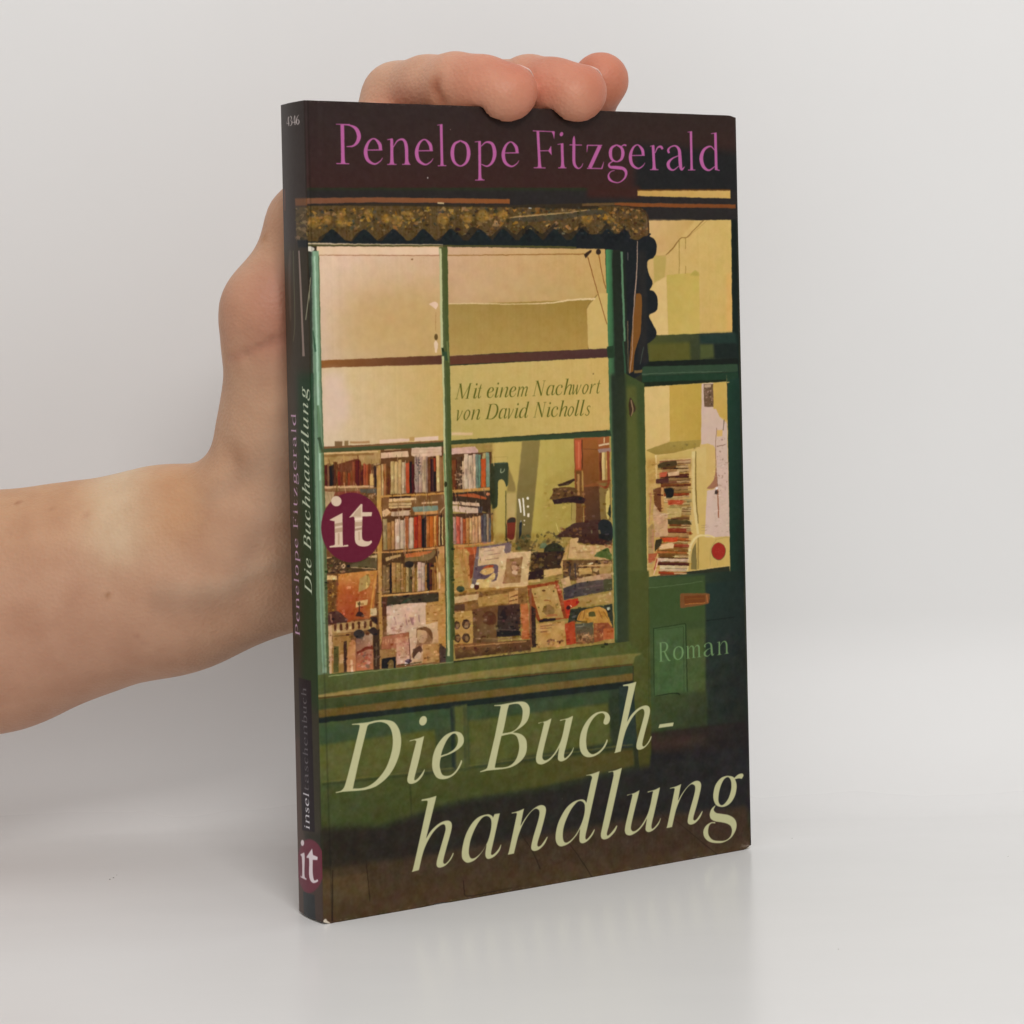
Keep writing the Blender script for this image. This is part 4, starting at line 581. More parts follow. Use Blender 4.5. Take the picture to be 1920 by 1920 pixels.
G('tmp', t6, '1575,315* 1640,260 1700,245 1720,275 1695,325* 1650,318 1590,330*'); GLY['i_g'] = _g + _t + [('s', p) for k, p in GLY['tmp']]
IV = (183, 178, 134)
for n_ in ('i_D', 'i_i', 'i_e', 'i_B', 'i_u', 'i_c', 'i_h', 'i_-', 'i_a', 'i_n', 'i_d', 'i_l', 'i_g'): draw_gl(GLY[n_], lambda p: p, IV)
def again(name, fr0, a, fr1, b):
    A = mm([(fr0[0] + a[0] / fr0[2], fr0[1] + a[1] / fr0[2])])[0]; B = mm([(fr1[0] + b[0] / fr1[2], fr1[1] + b[1] / fr1[2])])[0]
    draw_gl(GLY[name], lambda p: p + (B - A), IV)
again('i_h', t3, (938, 350), t4, (445, 400)); again('i_n', t6, (780, 400), t4, (1706, 582)); again('i_u', t2, (1132, 640), t5, (1590, 412))

# roman capitals and small letters of the author line
r1, r2 = (610, 210, 4.8), (990, 210, 4.8)
G('r_P', r1, '', st='152,112,38 158,420,38 159,464,62|95,110,8 220,113,10|150,113,10 220,120,14 275,150,34 301,210,42 290,265,34 250,305,18 190,312,8|98,464,9 215,466,9')
G('r_e', r1, '', st='370,343,10 512,341,12|497,342,32 485,285,34 437,240,13 388,272,24 362,350,38 380,430,34 440,468,18 490,445,11 515,412,5')
G('r_n', r1, '', st='596,246,30 598,430,34 598,472,58|555,250,7 605,242,14|555,472,9 640,472,9|608,320,8 650,258,14 700,250,24 726,305,34 731,430,34 734,470,56|690,471,9 765,472,9')
G('r_l', r1, '', st='1040,113,28 1047,440,28 1048,484,52|1005,119,7 1052,112,8|1010,484,9 1086,483,9')
G('r_o', r1, '', st='1213,258,14 1268,292,28 1287,370,38 1268,450,28 1213,486,14 1158,450,28 1140,370,38 1158,292,28 1213,258,14')
G('r_p', r1, '', st='1385,266,28 1388,570,30 1390,612,58|1342,270,7 1395,264,10|1345,613,9 1430,612,9|1398,310,8 1445,272,16 1500,290,30 1521,370,38 1502,448,28 1455,488,15 1400,470,8')
G('r_F', r2, '205,172* 238,178* 232,248* 222,205|178,350* 205,303* 210,390*', st='85,170,28 100,460,30 101,502,60|40,170,9 235,178,9|95,350,9 205,348,9|48,502,9 155,504,9')
G('r_i', r2, '', st='303,286,28 308,460,30 308,503,54|262,293,7 315,284,9|268,503,9 343,503,9', dots=[(298, 200, 16, 19)])
G('r_t', r2, '', st='412,216,6 410,245,24 410,300,30 410,440,30 424,488,26 452,508,13 478,492,9 492,462,5|370,296,10 483,298,10')
G('r_z', r2, '', st='528,300,11 665,301,11|532,300,14 527,362,4|645,304,38 553,504,38|528,507,11 665,509,11|662,509,14 680,448,4')
G('r_g', r2, '', st='795,296,13 838,322,26 852,370,34 838,424,26 795,447,13 752,424,26 739,370,34 752,322,26 795,296,13|835,312,8 862,297,14 884,302,18|765,440,10 728,468,16 738,495,26 795,500,34 855,510,32 881,545,28 868,595,17 820,633,10 770,630,14 733,607,24 722,570,16 742,538,9 778,525,6')
G('r_r', r2, '', st='1125,303,28 1134,480,30 1135,519,52|1097,309,7 1135,300,9|1097,519,9 1174,519,9|1143,370,8 1165,322,14 1195,312,24 1212,335,22')
G('r_a', r2, '', st='1270,370,22 1262,342,22 1285,314,13 1328,305,16 1360,338,30 1368,400,34 1373,475,34 1384,518,22 1412,492,6|1358,392,8 1300,418,16 1263,460,32 1272,505,28 1310,522,14 1360,485,7')
G('r_d', r2, '', st='1690,188,26 1698,522,28|1650,195,7 1702,187,9|1700,518,14 1730,526,7|1685,345,8 1645,309,14 1588,338,28 1562,410,38 1580,488,34 1630,524,18 1685,490,8')
MAG = (172, 92, 140)
for n_ in 'PenlopFitzgrad': draw_gl(GLY['r_' + n_], lambda p: p, MAG)
def again2(name, fr0, a, fr1, b, base=True):
    A = mm([(fr0[0] + a[0] / fr0[2], fr0[1] + a[1] / fr0[2])])[0]; B = mm([(fr1[0] + b[0] / fr1[2], fr1[1] + b[1] / fr1[2])])[0]
    draw_gl(GLY[name], lambda p: p + (B - A), MAG)
again2('r_e', r1, (437, 240), r1, (893, 248)); again2('r_e', r1, (437, 240), r1, (1668, 270)); again2('r_e', r1, (437, 240), r2, (985, 296)); again2('r_l', r1, (1048, 484), r2, (1475, 522))

# normalise: baseline 0, x-height 100 (y down negative above), left edge 0
def norm(name, base_pt, fr, xh):
    B = mm([(fr[0] + base_pt[0] / fr[2], fr[1] + base_pt[1] / fr[2])])[0]
    pol = GLY[name]; x0 = min(p[:, 0].min() for _, p in pol)
    GLY[name] = [(k, (p - [x0, B[1]]) * (100.0 / xh)) for k, p in pol]
_xi = mm([(t6[0] + 600 / 8, t6[1] + 1050 / 8)])[0][1] - mm([(t6[0] + 780 / 8, t6[1] + 400 / 8)])[0][1]
for n_, b_, f_ in (('D', (150, 1505), t1), ('i', (1040, 1392), t1), ('e', (1440, 1332), t1), ('B', (300, 1360), t2), ('u', (980, 1272), t2), ('c', (90, 1638), t3), ('h', (620, 1560), t3), ('a', (890, 1360), t4), ('n', (600, 1052), t6), ('d', (430, 1250), t5), ('l', (1060, 1148), t5), ('g', (1380, 1005), t6)): norm('i_' + n_, b_, f_, _xi)
_xr = mm([(r1[0] + 598 / 4.8, r1[1] + 472 / 4.8)])[0][1] - mm([(r1[0] + 598 / 4.8, r1[1] + 246 / 4.8)])[0][1]
for n_, b_, f_ in (('P', (158, 468), r1), ('e', (440, 474), r1), ('n', (598, 475), r1), ('l', (1047, 486), r1), ('o', (1213, 488), r1), ('p', (1388, 490), r1), ('F', (100, 505), r2), ('i', (308, 506), r2), ('t', (440, 508), r2), ('z', (600, 512), r2), ('g', (795, 515), r2), ('r', (1135, 521), r2), ('a', (1320, 524), r2), ('d', (1698, 526), r2)): norm('r_' + n_, b_, f_, _xr)
L = dict(local=True)
G('i_M', None, '', st='12,0,5 22,148,5|24,150,20 78,4,14|78,2,5 140,148,5|138,150,17 134,0,17|-6,2,4 30,2,4|114,2,4 154,2,4|6,148,4 34,148,4|130,148,4 160,148,4', **L)
G('i_N', None, '', st='14,0,5 20,148,5|24,150,19 104,2,16|104,0,5 108,148,5|-4,2,4 32,2,4|4,148,4 34,148,4|90,148,4 126,148,4', **L)
G('i_t', None, '', st='26,138,4 22,104,12 18,40,14 22,8,12 36,4,6 50,22,3|0,98,5 44,98,5', **L)
G('i_m', None, '', st='14,96,14 12,0,14|0,92,4 18,98,5|16,55,3 38,90,7 56,92,11 62,74,14 56,0,14|62,60,3 84,90,7 102,92,11 108,74,14 102,20,13 106,4,9 122,20,3', **L)
G('i_w', None, '', st='0,92,4 12,96,9 16,80,14 20,20,13 28,4,8 54,60,5 60,96,10|60,96,12 64,20,13 72,4,8 96,60,5 104,96,9', **L)
G('i_v', None, '', st='0,92,4 12,96,9 17,80,14 24,16,12 28,0,8 56,56,5 64,92,9', **L)
G('i_o', None, '', st='40,98,6 62,80,13 66,50,14 50,14,9 32,1,7 14,18,13 8,48,14 20,84,9 40,98,6', **L)
G('i_r', None, '', st='14,96,14 12,0,14|0,92,4 18,98,5|16,50,3 34,84,6 52,96,10 60,90,9', **L)
G('i_s', None, '', st='52,84,8 40,97,6 22,92,9 16,74,10 34,52,13 50,30,11 42,8,8 22,2,6 4,16,8', **L)
G('r_R', None, '', st='16,0,15 14,150,15|0,2,4 36,2,4|0,148,4 45,148,4|20,148,4 58,142,8 72,112,16 56,80,9 18,76,4|46,78,8 62,40,14 84,4,12 100,2,4', **L)
G('r_m', None, '', st='14,98,14 14,0,14|0,95,4 18,98,5|0,2,4 32,2,4|18,70,3 42,94,7 62,84,14 64,40,14 64,0,14|48,2,4 82,2,4|68,70,3 92,94,7 112,84,14 114,40,14 114,0,14|98,2,4 132,2,4', **L)
G('r_s', None, '', st='50,74,4 48,90,7 30,97,7 14,88,10 12,70,12 32,52,13 50,32,13 46,10,9 28,2,7 8,8,8 4,28,4', **L)
G('r_c', None, '', st='60,78,12 50,94,9 34,97,7 14,78,14 8,48,16 18,14,13 38,2,7 60,20,4', **L)
G('r_h', None, '', st='14,158,13 14,0,14|0,155,4 16,158,5|0,2,4 32,2,4|18,68,3 42,94,7 62,84,14 64,40,14 64,0,14|48,2,4 82,2,4', **L)
G('r_b', None, '', st='14,158,13 14,4,12|0,155,4 16,158,5|18,76,4 38,96,8 62,80,14 68,48,16 58,14,12 36,1,7 16,12,6', **L)
G('r_u', None, '', st='14,98,14 14,30,14 24,6,9 42,6,6 60,30,4|62,98,14 62,4,14|0,96,4 18,98,4|48,96,4 64,98,4|62,4,8 78,2,4', **L)
G('r_4', None, '', st='52,0,12 50,140,12|50,140,5 2,44,5|2,40,8 70,40,8', **L)
G('r_3', None, '', st='6,120,6 28,140,8 48,120,13 44,92,9 24,74,5|24,74,5 50,60,11 54,30,14 34,2,9 8,6,7', **L)
G('r_6', None, '', st='56,142,4 28,112,9 12,70,13 12,30,14 32,2,8 54,20,13 56,52,12 38,74,7 14,56,6', **L)

def text(s, font, a, b, xh, col, alpha=1.0, side='F', space=14, word=45, soft=0):
    """set a line of lettering from sheet point a to b (view coords), x-height in mm on the sheet"""
    global SIDE
    SIDE = HF if side == 'F' else HS
    A, B = mm([a])[0], mm([b])[0]
    x = 0; lay = []
    for ch in s:
        if ch == ' ': x += word; continue
        pol = GLY[font + '_' + ch]; lo = min(p[:, 0].min() for _, p in pol); hi = max(p[:, 0].max() for _, p in pol)
        if font == 'i': adv_lo, adv_hi = lo, hi - (14 if ch in 'hldiDBN' else 6)
        else: adv_lo, adv_hi = lo, hi
        lay.append((pol, x - adv_lo)); x += (adv_hi - adv_lo) + space
    x -= space
    d = B - A; Ln = np.linalg.norm(d); ux = d / Ln; uy = np.array([-ux[1], ux[0]])
    sy = xh / 100.0; sx = Ln / x
    for pol, off in lay:
        draw_gl(pol, lambda p: A + ((p[:, :1] + off) * sx) * ux + (p[:, 1:2] * sy) * uy, col, alpha, soft)
    SIDE = HF
OLV = (92, 92, 40)
text('Mit einem Nachwort', 'i', (852.5, 748.5), (1125, 737.5), 2.45, OLV)
text('von David Nicholls', 'i', (856, 788), (1106, 779), 2.45, OLV)
text('Roman', 'r', (1236, 1241), (1367, 1226), 3.25, (112, 140, 92), alpha=.85, space=22)
# round publisher's mark on the front
ell(fI, 512, 1323, 423, 484, (98, 40, 52))
_it = '210,1213* 385,1120* 385,1230 390,1545 415,1565 460,1560* 455,1585 300,1595 210,1600* 210,1580 270,1565 280,1520 275,1250 265,1235 210,1222*|480,1180* 640,995* 660,1000* 660,1110* 795,1110* 785,1165* 660,1170* 655,1440 680,1500 740,1515 785,1500* 790,1530 740,1575 660,1585 590,1560 555,1480 552,1195 480,1185*'
O(fI, _it, (206, 178, 150)); ell(fI, 300, 958, 71, 71, (204, 176, 150))
for s_, c_ in (('275,1270 388,1250 388,1290 275,1310', (150, 118, 92)), ('275,1340 388,1320 388,1380 278,1395', (160, 128, 100)), ('552,1195 660,1185 660,1215 552,1225', (236, 210, 180)), ('552,1250 660,1240 660,1300 552,1310', (168, 134, 106)), ('552,1340 658,1320 658,1350 552,1370', (140, 106, 84)), ('320,1400 345,1400 345,1560 320,1560', (170, 134, 108)), ('600,1380 625,1380 628,1500 605,1500', (180, 146, 116)), ('560,1110 640,1030 640,1170 520,1175', (176, 146, 116))): Q(fI, s_, c_, alpha=.7)

# ---- spine print
SIDE = HS
Q(ONE, '510,180 640,170 660,1760 530,1740', ((60, 52, 48), (54, 46, 44), (74, 60, 48), (78, 66, 62)))
Q(ONE, '520,460 640,460 650,1560 530,1560', ((62, 54, 44), (58, 52, 44), (56, 66, 46), (68, 58, 50)), soft=12)
Q(ONE, '560,700 640,700 650,1330 570,1330', ((44, 58, 42), (46, 66, 46), (54, 68, 46), (50, 60, 42)), soft=10)
Q(ONE, '536,1380 566,1380 575,1760 545,1760', (84, 68, 60), soft=8)
Q(ONE, '575,1560 640,1560 640,1640 580,1640', (54, 52, 44), soft=6)
Q(ONE, '556,372 640,370 640,384 557,386', (112, 76, 54), soft=1); Q(ONE, '557,388 640,386 640,446 559,452', (88, 72, 50), soft=1); speck(ONE, 558, 390, 592, 448, [(112, 88, 62), (64, 58, 46), (130, 104, 72), (84, 68, 46)], 70, (2, 6), .7); Q(ONE, '560,450 640,448 640,462 562,464', (44, 44, 44), soft=1)
S(ONE, '534,355,4 535,395,3', (96, 66, 58), soft=1); S(ONE, '547,470,4 545,520,6 547,600,3', (92, 78, 68), alpha=.6, soft=2); S(ONE, '553,470,2 556,600,2 553,640,2', (92, 88, 66), alpha=.7); S(ONE, '563,470,2.2 566,540,3 570,640,3 571,668,4', (160, 136, 124), alpha=.75); S(ONE, '574,600,1.6 582,520,1.6', (130, 124, 100))
text('4346', 'r', (540, 237), (563, 233), 1.55, (206, 190, 184), side='S', space=2); SIDE = HS
Q(ONE, '562,1270 585,1276 592,1560 569,1556', (46, 40, 42)); Q(ONE, '571,1671 592,1678 594,1728 572,1720', (58, 60, 60))
ell((530, 1540, 9.6), 500, 800, 238, 486, (110, 56, 66), soft=1)
f9 = (530, 1540, 9.6)
Q(ONE, '571,1671 592,1678 594,1728 572,1720', (56, 58, 58))
O(f9, '335,590* 415,555* 425,650 420,965 460,1030* 455,1050* 335,1005* 335,970* 370,970 365,660 335,610*|460,635* 555,485* 568,600* 640,640* 635,695* 565,690* 565,900 580,1030 600,1060 640,1040* 645,1080 580,1108 530,1060 505,950 505,680 465,655*', (222, 206, 206)); ell(f9, 378, 385, 35, 55, (222, 206, 206))
for _i in (0, 1): text('Penelope Fitzgerald', 'r', (565, 1194), (557.6, 776), 1.8, (196, 156, 180), side='S', space=30, word=60)
for _i in (0, 1): text('Die Buchhandlung', 'i', (585.5, 1116), (577.5, 726), 2.05, (192, 196, 168), side='S', space=26, word=50)
text('insel', 'r', (583.5, 1556), (582, 1488), 1.75, (226, 220, 220), side='S', space=20)
text('insel', 'r', (583.2, 1555.5), (581.7, 1487.5), 1.75, (226, 220, 220), side='S', space=20)
text('taschenbuch', 'r', (582, 1484), (577, 1290), 1.7, (118, 112, 112), side='S', space=20, alpha=.9)
SIDE = HF
# wear: rubbed lower edge, nicks; also a dark line down the hinge crease
Wmm = BT
S(ONE, '577,190,2 600,1000,2 623,1728,2.2', (30, 30, 26), alpha=.35, soft=1)
O(ONE, '604,1731* 607,1725 611,1723 614,1727 619,1732 606,1736*', (214, 200, 180), alpha=.9); O(ONE, '826,1702* 832,1698.5 840,1698 848,1700 852,1702* 846,1703.5 834,1703.5*', (206, 200, 192), alpha=.85)
S(ONE, '826,1701.5,1 834,1697.5,1.2 846,1698,1 853,1700.5,.8', (30, 26, 22), alpha=.6)
for _ in range(60): ell(ONE, 1406 - abs(rng.randn()) * 9, 1589 - abs(rng.randn()) * 3.5, rng.uniform(.5, 1.6), rng.uniform(.4, .9), (168, 152, 136), alpha=.35, soft=1)
ell(ONE, 801.5, 333.5, 1.0, 1.6, (190, 176, 170)); ell(ONE, 844, 243, .8, .8, (150, 120, 110))
for _ in range(120):
    t_ = rng.rand(); ell(ONE, 620 + 785 * t_, 1729 - 139 * t_ - abs(rng.randn()) * .8, rng.uniform(.6, 2.4), rng.uniform(.3, .6), (150, 132, 112), alpha=.35)
    ell(ONE, 578 + 800 * t_, 190 + 27 * t_ + abs(rng.randn()) * .5, rng.uniform(.6, 2.4), rng.uniform(.25, .5), (136, 116, 104), alpha=.3)
ART[:] = np.clip(ART, 8, 245)
ART[:] = ART * .8 + blur1(ART, 1) * .2
_n = rng.randn(TH // 2, TW // 2).astype(np.float32); _n = np.repeat(np.repeat(blur1(_n, 1), 2, 0), 2, 1)
_n = np.pad(_n, ((0, TH - _n.shape[0]), (0, TW - _n.shape[1])), mode='edge')
ART += (_n * 3.0)[..., None]
ART[:] = np.clip(ART, 6, 245)
# ---------------------------------------------------------------- setting: white table top meeting a white wall
WY = 146.0                                   # the wall meets the table this far behind the book's near corner
def noise_col(nt, bsdf, base, dark, scale, lo=.35, hi=.75, coord='Object', stretch=(1, 1, 1)):
    tc = nt.nodes.new('ShaderNodeTexCoord'); mp = nt.nodes.new('ShaderNodeMapping'); mp.inputs['Scale'].default_value = stretch
    n = nt.nodes.new('ShaderNodeTexNoise'); n.inputs['Scale'].default_value = scale; n.inputs['Detail'].default_value = 6
    r = nt.nodes.new('ShaderNodeValToRGB'); r.color_ramp.elements[0].position = lo; r.color_ramp.elements[1].position = hi
    r.color_ramp.elements[0].color = (*dark, 1); r.color_ramp.elements[1].color = (*base, 1)
    nt.links.new(tc.outputs[coord], mp.inputs[0]); nt.links.new(mp.outputs[0], n.inputs['Vector']); nt.links.new(n.outputs['Fac'], r.inputs[0]); nt.links.new(r.outputs[0], bsdf.inputs['Base Color'])
    return mp, n, r
M_table, nt, b = mat('table_laminate')
mp, n, r = noise_col(nt, b, (0.81, 0.804, 0.797), (0.785, 0.778, 0.77), 9, .3, .7, stretch=(1, 2.5, 1))
b.inputs['Roughness'].default_value = 0.30; b.inputs['Specular IOR Level'].default_value = 0.34
rn = nt.nodes.new('ShaderNodeTexNoise'); rn.inputs['Scale'].default_value = 30; mr = nt.nodes.new('ShaderNodeMapRange'); mr.inputs['To Min'].default_value = .19; mr.inputs['To Max'].default_value = .27
nt.links.new(mp.outputs[0], rn.inputs['Vector']); nt.links.new(rn.outputs['Fac'], mr.inputs['Value']); sx_ = nt.nodes.new('ShaderNodeSeparateXYZ'); zr_ = nt.nodes.new('ShaderNodeMapRange'); zr_.inputs['From Max'].default_value = .02; zr_.inputs['To Min'].default_value = 0; zr_.inputs['To Max'].default_value = .32
ad_ = nt.nodes.new('ShaderNodeMath'); ad_.operation = 'ADD'; nt.links.new(mp.inputs[0].links[0].from_socket, sx_.inputs[0]); nt.links.new(sx_.outputs['Z'], zr_.inputs['Value']); nt.links.new(zr_.outputs[0], ad_.inputs[1])
nt.links.new(mr.outputs[0], ad_.inputs[0]); nt.links.new(ad_.outputs[0], b.inputs['Roughness'])
# fine scuffs
sc = nt.nodes.new('ShaderNodeTexNoise'); sc.inputs['Scale'].default_value = 40; mp2 = nt.nodes.new('ShaderNodeMapping'); mp2.inputs['Scale'].default_value = (1, 9, 1); mp2.inputs['Rotation'].default_value = (0, 0, .15)
tc2 = nt.nodes.new('ShaderNodeTexCoord'); nt.links.new(tc2.outputs['Object'], mp2.inputs[0]); nt.links.new(mp2.outputs[0], sc.inputs['Vector'])
bp = nt.nodes.new('ShaderNodeBump'); bp.inputs['Strength'].default_value = .02; bp.inputs['Distance'].default_value = .0005; nt.links.new(sc.outputs['Fac'], bp.inputs['Height']); nt.links.new(bp.outputs[0], b.inputs['Normal'])
# one white sheet: flat where the book stands, then bent up into the wall behind it
R_ = 50.0
prof = [(-900, 0), (-300, 0), (0, 0), (60, 0)] + [(WY - R_ + R_ * math.sin(a), R_ - R_ * math.cos(a)) for a in np.linspace(0, math.pi / 2, 40)] + [(WY, 130), (WY, 200), (WY, 900)]
prof += [(WY + 3, 900), (WY + 3, -3), (-900, -3)]
xs_ = np.linspace(-900, 900, 7); k_ = len(prof); V = [(x, y, z) for x in xs_ for y, z in prof]
F = [(j * k_ + i, j * k_ + (i + 1) % k_, (j + 1) * k_ + (i + 1) % k_, (j + 1) * k_ + i) for j in range(6) for i in range(k_)]
F = [f[::-1] for f in F]
F += [tuple(range(k_)), tuple(range(6 * k_, 7 * k_))[::-1]]
wl = mesh_obj('backdrop_sheet', V, F, M_table); tag(wl, kind='structure')
for p in wl.data.polygons: p.use_smooth = p.index < 6 * k_ and (p.index % k_) < 46
bm = bmesh.new(); bm.from_mesh(wl.data); bmesh.ops.recalc_face_normals(bm, faces=bm.faces); bm.to_mesh(wl.data); bm.free()

# ---------------------------------------------------------------- the book
img = bpy.data.images.new('cover_print', TW, TH, float_buffer=False)
px = np.ones((TH, TW, 4), np.float32); px[..., :3] = ART[::-1] / 255.0
img.pixels.foreach_set(px.ravel()); img.update(); img.pack()
M_cover, nt, b = mat('printed_cover')
ti = nt.nodes.new('ShaderNodeTexImage'); ti.image = img; ti.interpolation = 'Cubic'; ti.extension = 'EXTEND'
hs = nt.nodes.new('ShaderNodeMix'); hs.data_type = 'RGBA'; hs.blend_type = 'MULTIPLY'; hs.inputs[0].default_value = 1.0
PRINT_GAIN = (1.18, 1.22, 1.27); INK_FLOOR = 0.019
hs.inputs[7].default_value = (*PRINT_GAIN, 1)
nt.links.new(ti.outputs['Color'], hs.inputs[6]); vs_ = nt.nodes.new('ShaderNodeVectorMath'); vs_.operation = 'SUBTRACT'; vs_.inputs[1].default_value = (INK_FLOOR,) * 3
vm_ = nt.nodes.new('ShaderNodeVectorMath'); vm_.operation = 'MAXIMUM'; vm_.inputs[1].default_value = (.004,) * 3
nt.links.new(hs.outputs[2], vs_.inputs[0]); nt.links.new(vs_.outputs[0], vm_.inputs[0]); nt.links.new(vm_.outputs[0], b.inputs['Base Color'])
b.inputs['Roughness'].default_value = 0.40; b.inputs['Specular IOR Level'].default_value = 0.22
tc = nt.nodes.new('ShaderNodeTexCoord'); wn = nt.nodes.new('ShaderNodeTexNoise'); wn.inputs['Scale'].default_value = 900; wn.inputs['Detail'].default_value = 3
wb = nt.nodes.new('ShaderNodeTexNoise'); wb.inputs['Scale'].default_value = 18
bp = nt.nodes.new('ShaderNodeBump'); bp.inputs['Strength'].default_value = .05; bp.inputs['Distance'].default_value = .0003
bp2 = nt.nodes.new('ShaderNodeBump'); bp2.inputs['Strength'].default_value = .25; bp2.inputs['Distance'].default_value = .0006
nt.links.new(tc.outputs['Object'], wn.inputs['Vector']); nt.links.new(tc.outputs['Object'], wb.inputs['Vector']); nt.links.new(wn.outputs['Fac'], bp.inputs['Height']); nt.links.new(wb.outputs['Fac'], bp2.inputs['Height'])
nt.links.new(bp2.outputs[0], bp.inputs['Normal']); nt.links.new(bp.outputs[0], b.inputs['Normal'])
M_back, nt, b = mat('back_cover_print'); noise_col(nt, b, lin((58, 56, 46)), lin((46, 50, 42)), 14); b.inputs['Roughness'].default_value = .42
M_stock, nt, b = mat('cover_board_edge'); noise_col(nt, b, (0.62, 0.58, 0.50), (0.5, 0.46, 0.4), 300); b.inputs['Roughness'].default_value = .8
M_paper, nt, b = mat('book_paper')
mpp, nn, rr = noise_col(nt, b, (0.74, 0.70, 0.62), (0.58, 0.54, 0.46), 60, .3, .7, stretch=(1, 60, .4)); b.inputs['Roughness'].default_value = .85

book = bpy.data.objects.new('book', None); col.objects.link(book); book.empty_display_size = .03
book.rotation_euler = (0, 0, YW)
tag(book, 'paperback standing upright on the table, dark cover with a lit bookshop window, held from behind', 'book')
# section of the wrapped cover (x, y, u on the print sheet), from fore edge of the front to fore edge of the back
fr = .65
sec = []
for x in np.r_[BW, BW - .5, BW - 1.0, BW - 1.6, BW - 2.4, BW - 3.5, np.linspace(BW - 5, 34, 20), 33, 32, 31, 30, 29, np.linspace(26, fr + 5, 5)]:
    warp = -0.35 * math.sin(math.pi * (x - 6) / (BW - 6)) * 0.5 + 0.5 * ((x - 60) / 64.0) ** 2 * (x > 60) * .5
    sec.append((x, warp, BT + x))
for x in (5.0, 4.2, 3.6, 3.2, 2.8, 2.4, 2.0, 1.5): sec.append((x, 0.12 * math.exp(-((x - 3.2) / .6) ** 2), BT + x))
for a in np.linspace(0, math.pi / 2, 6): sec.append((fr - fr * math.sin(a), fr - fr * math.cos(a), BT + fr - 2 * fr * a / (math.pi / 2)))
for y in np.linspace(fr, BT - fr, 9)[1:-1]: sec.append((-0.45 * math.sin(math.pi * (y - fr) / (BT - 2 * fr)), y, BT - y))
for a in np.linspace(0, math.pi / 2, 6): sec.append((fr - fr * math.cos(a), BT - fr + fr * math.sin(a), fr - 2 * fr * a / (math.pi / 2) + 0.0))
nf = len(sec)
for x in np.linspace(fr + 1, BW, 20): sec.append((x, BT, -1))
P = np.array([(s[0], s[1]) for s in sec]); d = np.gradient(P, axis=0); d /= np.linalg.norm(d, axis=1, keepdims=True)
nrm = np.c_[d[:, 1], -d[:, 0]]              # inward side of the sheet
c_ = np.array([BW / 2, BT / 2]); sgn = np.sign(((c_ - P[len(P) // 2 - 8]) * nrm[len(P) // 2 - 8]).sum())
TK = 0.32
In = P + nrm * sgn * TK
zs = np.r_[0, .25, 1.0, np.linspace(4, BH - 4, 30), BH - 1.0, BH - .25, BH]
verts = []; faces = []; uvs = {}; mats_i = []
ns, nz = len(P), len(zs)
rs = np.random.RandomState(3)
def zz(i, z):                                # slightly knocked edges
    x = sec[i][0]
    e = 0.0
    if z <= .25:
        if i < nf: e += .35 * math.exp(-((x - 31) / 2.2) ** 2) + .9 * math.exp(-((x - BW) / 1.3) ** 2) + .5 * math.exp(-(x / 1.0) ** 2) * (i > 20)
        e += .04 * rs.rand()
    if z >= BH - .25: e -= .5 * math.exp(-((x - BW) / 1.2) ** 2) + .05 * rs.rand()
    return z + e
for side in (P, In):
    for i in range(ns):
        for j in range(nz):
            z = zz(i, zs[j]); verts.append((side[i][0], side[i][1], z))
vid = lambda s, i, j: s * ns * nz + i * nz + j
UV = []
def addf(q, mi, uv): faces.append(q); mats_i.append(mi); UV.append(uv)
def uvof(i, j): u = sec[i][2]; return (max(u, 0) / (BT + BW), zs[j] / BH)
for i in range(ns - 1):
    mi = 0 if i < nf - 1 else 1
    for j in range(nz - 1):
        addf((vid(0, i, j), vid(0, i, j + 1), vid(0, i + 1, j + 1), vid(0, i + 1, j)), mi, [uvof(i, j), uvof(i, j + 1), uvof(i + 1, j + 1), uvof(i + 1, j)])
        addf((vid(1, i, j), vid(1, i + 1, j), vid(1, i + 1, j + 1), vid(1, i, j + 1)), 2, [(0, 0)] * 4)
    for j, s in ((0, 1), (nz - 1, -1)):
        q = (vid(0, i, j), vid(0, i + 1, j), vid(1, i + 1, j), vid(1, i, j)); addf(q if s > 0 else q[::-1], 2, [(0, 0)] * 4)
for j in range(nz - 1):
    addf((vid(0, 0, j), vid(1, 0, j), vid(1, 0, j + 1), vid(0, 0, j + 1)), 2, [(0, 0)] * 4)
    addf((vid(0, ns - 1, j), vid(0, ns - 1, j + 1), vid(1, ns - 1, j + 1), vid(1, ns - 1, j)), 2, [(0, 0)] * 4)
cover = mesh_obj('cover', verts, faces, M_cover, book); cover.data.materials.append(M_back); cover.data.materials.append(M_stock)
ul = cover.data.uv_layers.new(name='print')
flat = [c for f in UV for c in f]
ul.data.foreach_set('uv', np.array(flat, np.float32).ravel())
cover.data.polygons.foreach_set('material_index', mats_i)
cover.data.polygons.foreach_set('use_smooth', [m_ < 2 for m_ in mats_i])
# the block of leaves: thin ridges of paper between the covers
g = TK + .05
nl = 24; vs = []; fs = []
for k in range(nl):
    y0 = g + (BT - 2 * g) * k / nl; y1 = g + (BT - 2 * g) * (k + 1) / nl - .06
    dx = BW - .25 - .35 * rs.rand(); dz = .1 + .15 * rs.rand(); o_ = len(vs)
    vs += [(1.2, y0, dz), (dx, y0, dz), (dx, y1, dz), (1.2, y1, dz), (1.2, y0, BH - .25 - dz), (dx, y0, BH - .25 - dz), (dx, y1, BH - .25 - dz), (1.2, y1, BH - .25 - dz)]
    fs += [tuple(o_ + q for q in f) for f in ((3, 2, 1, 0), (4, 5, 6, 7), (0, 1, 5, 4), (1, 2, 6, 5), (2, 3, 7, 6), (3, 0, 4, 7))]
mesh_obj('page_block', vs, fs, M_paper, book)

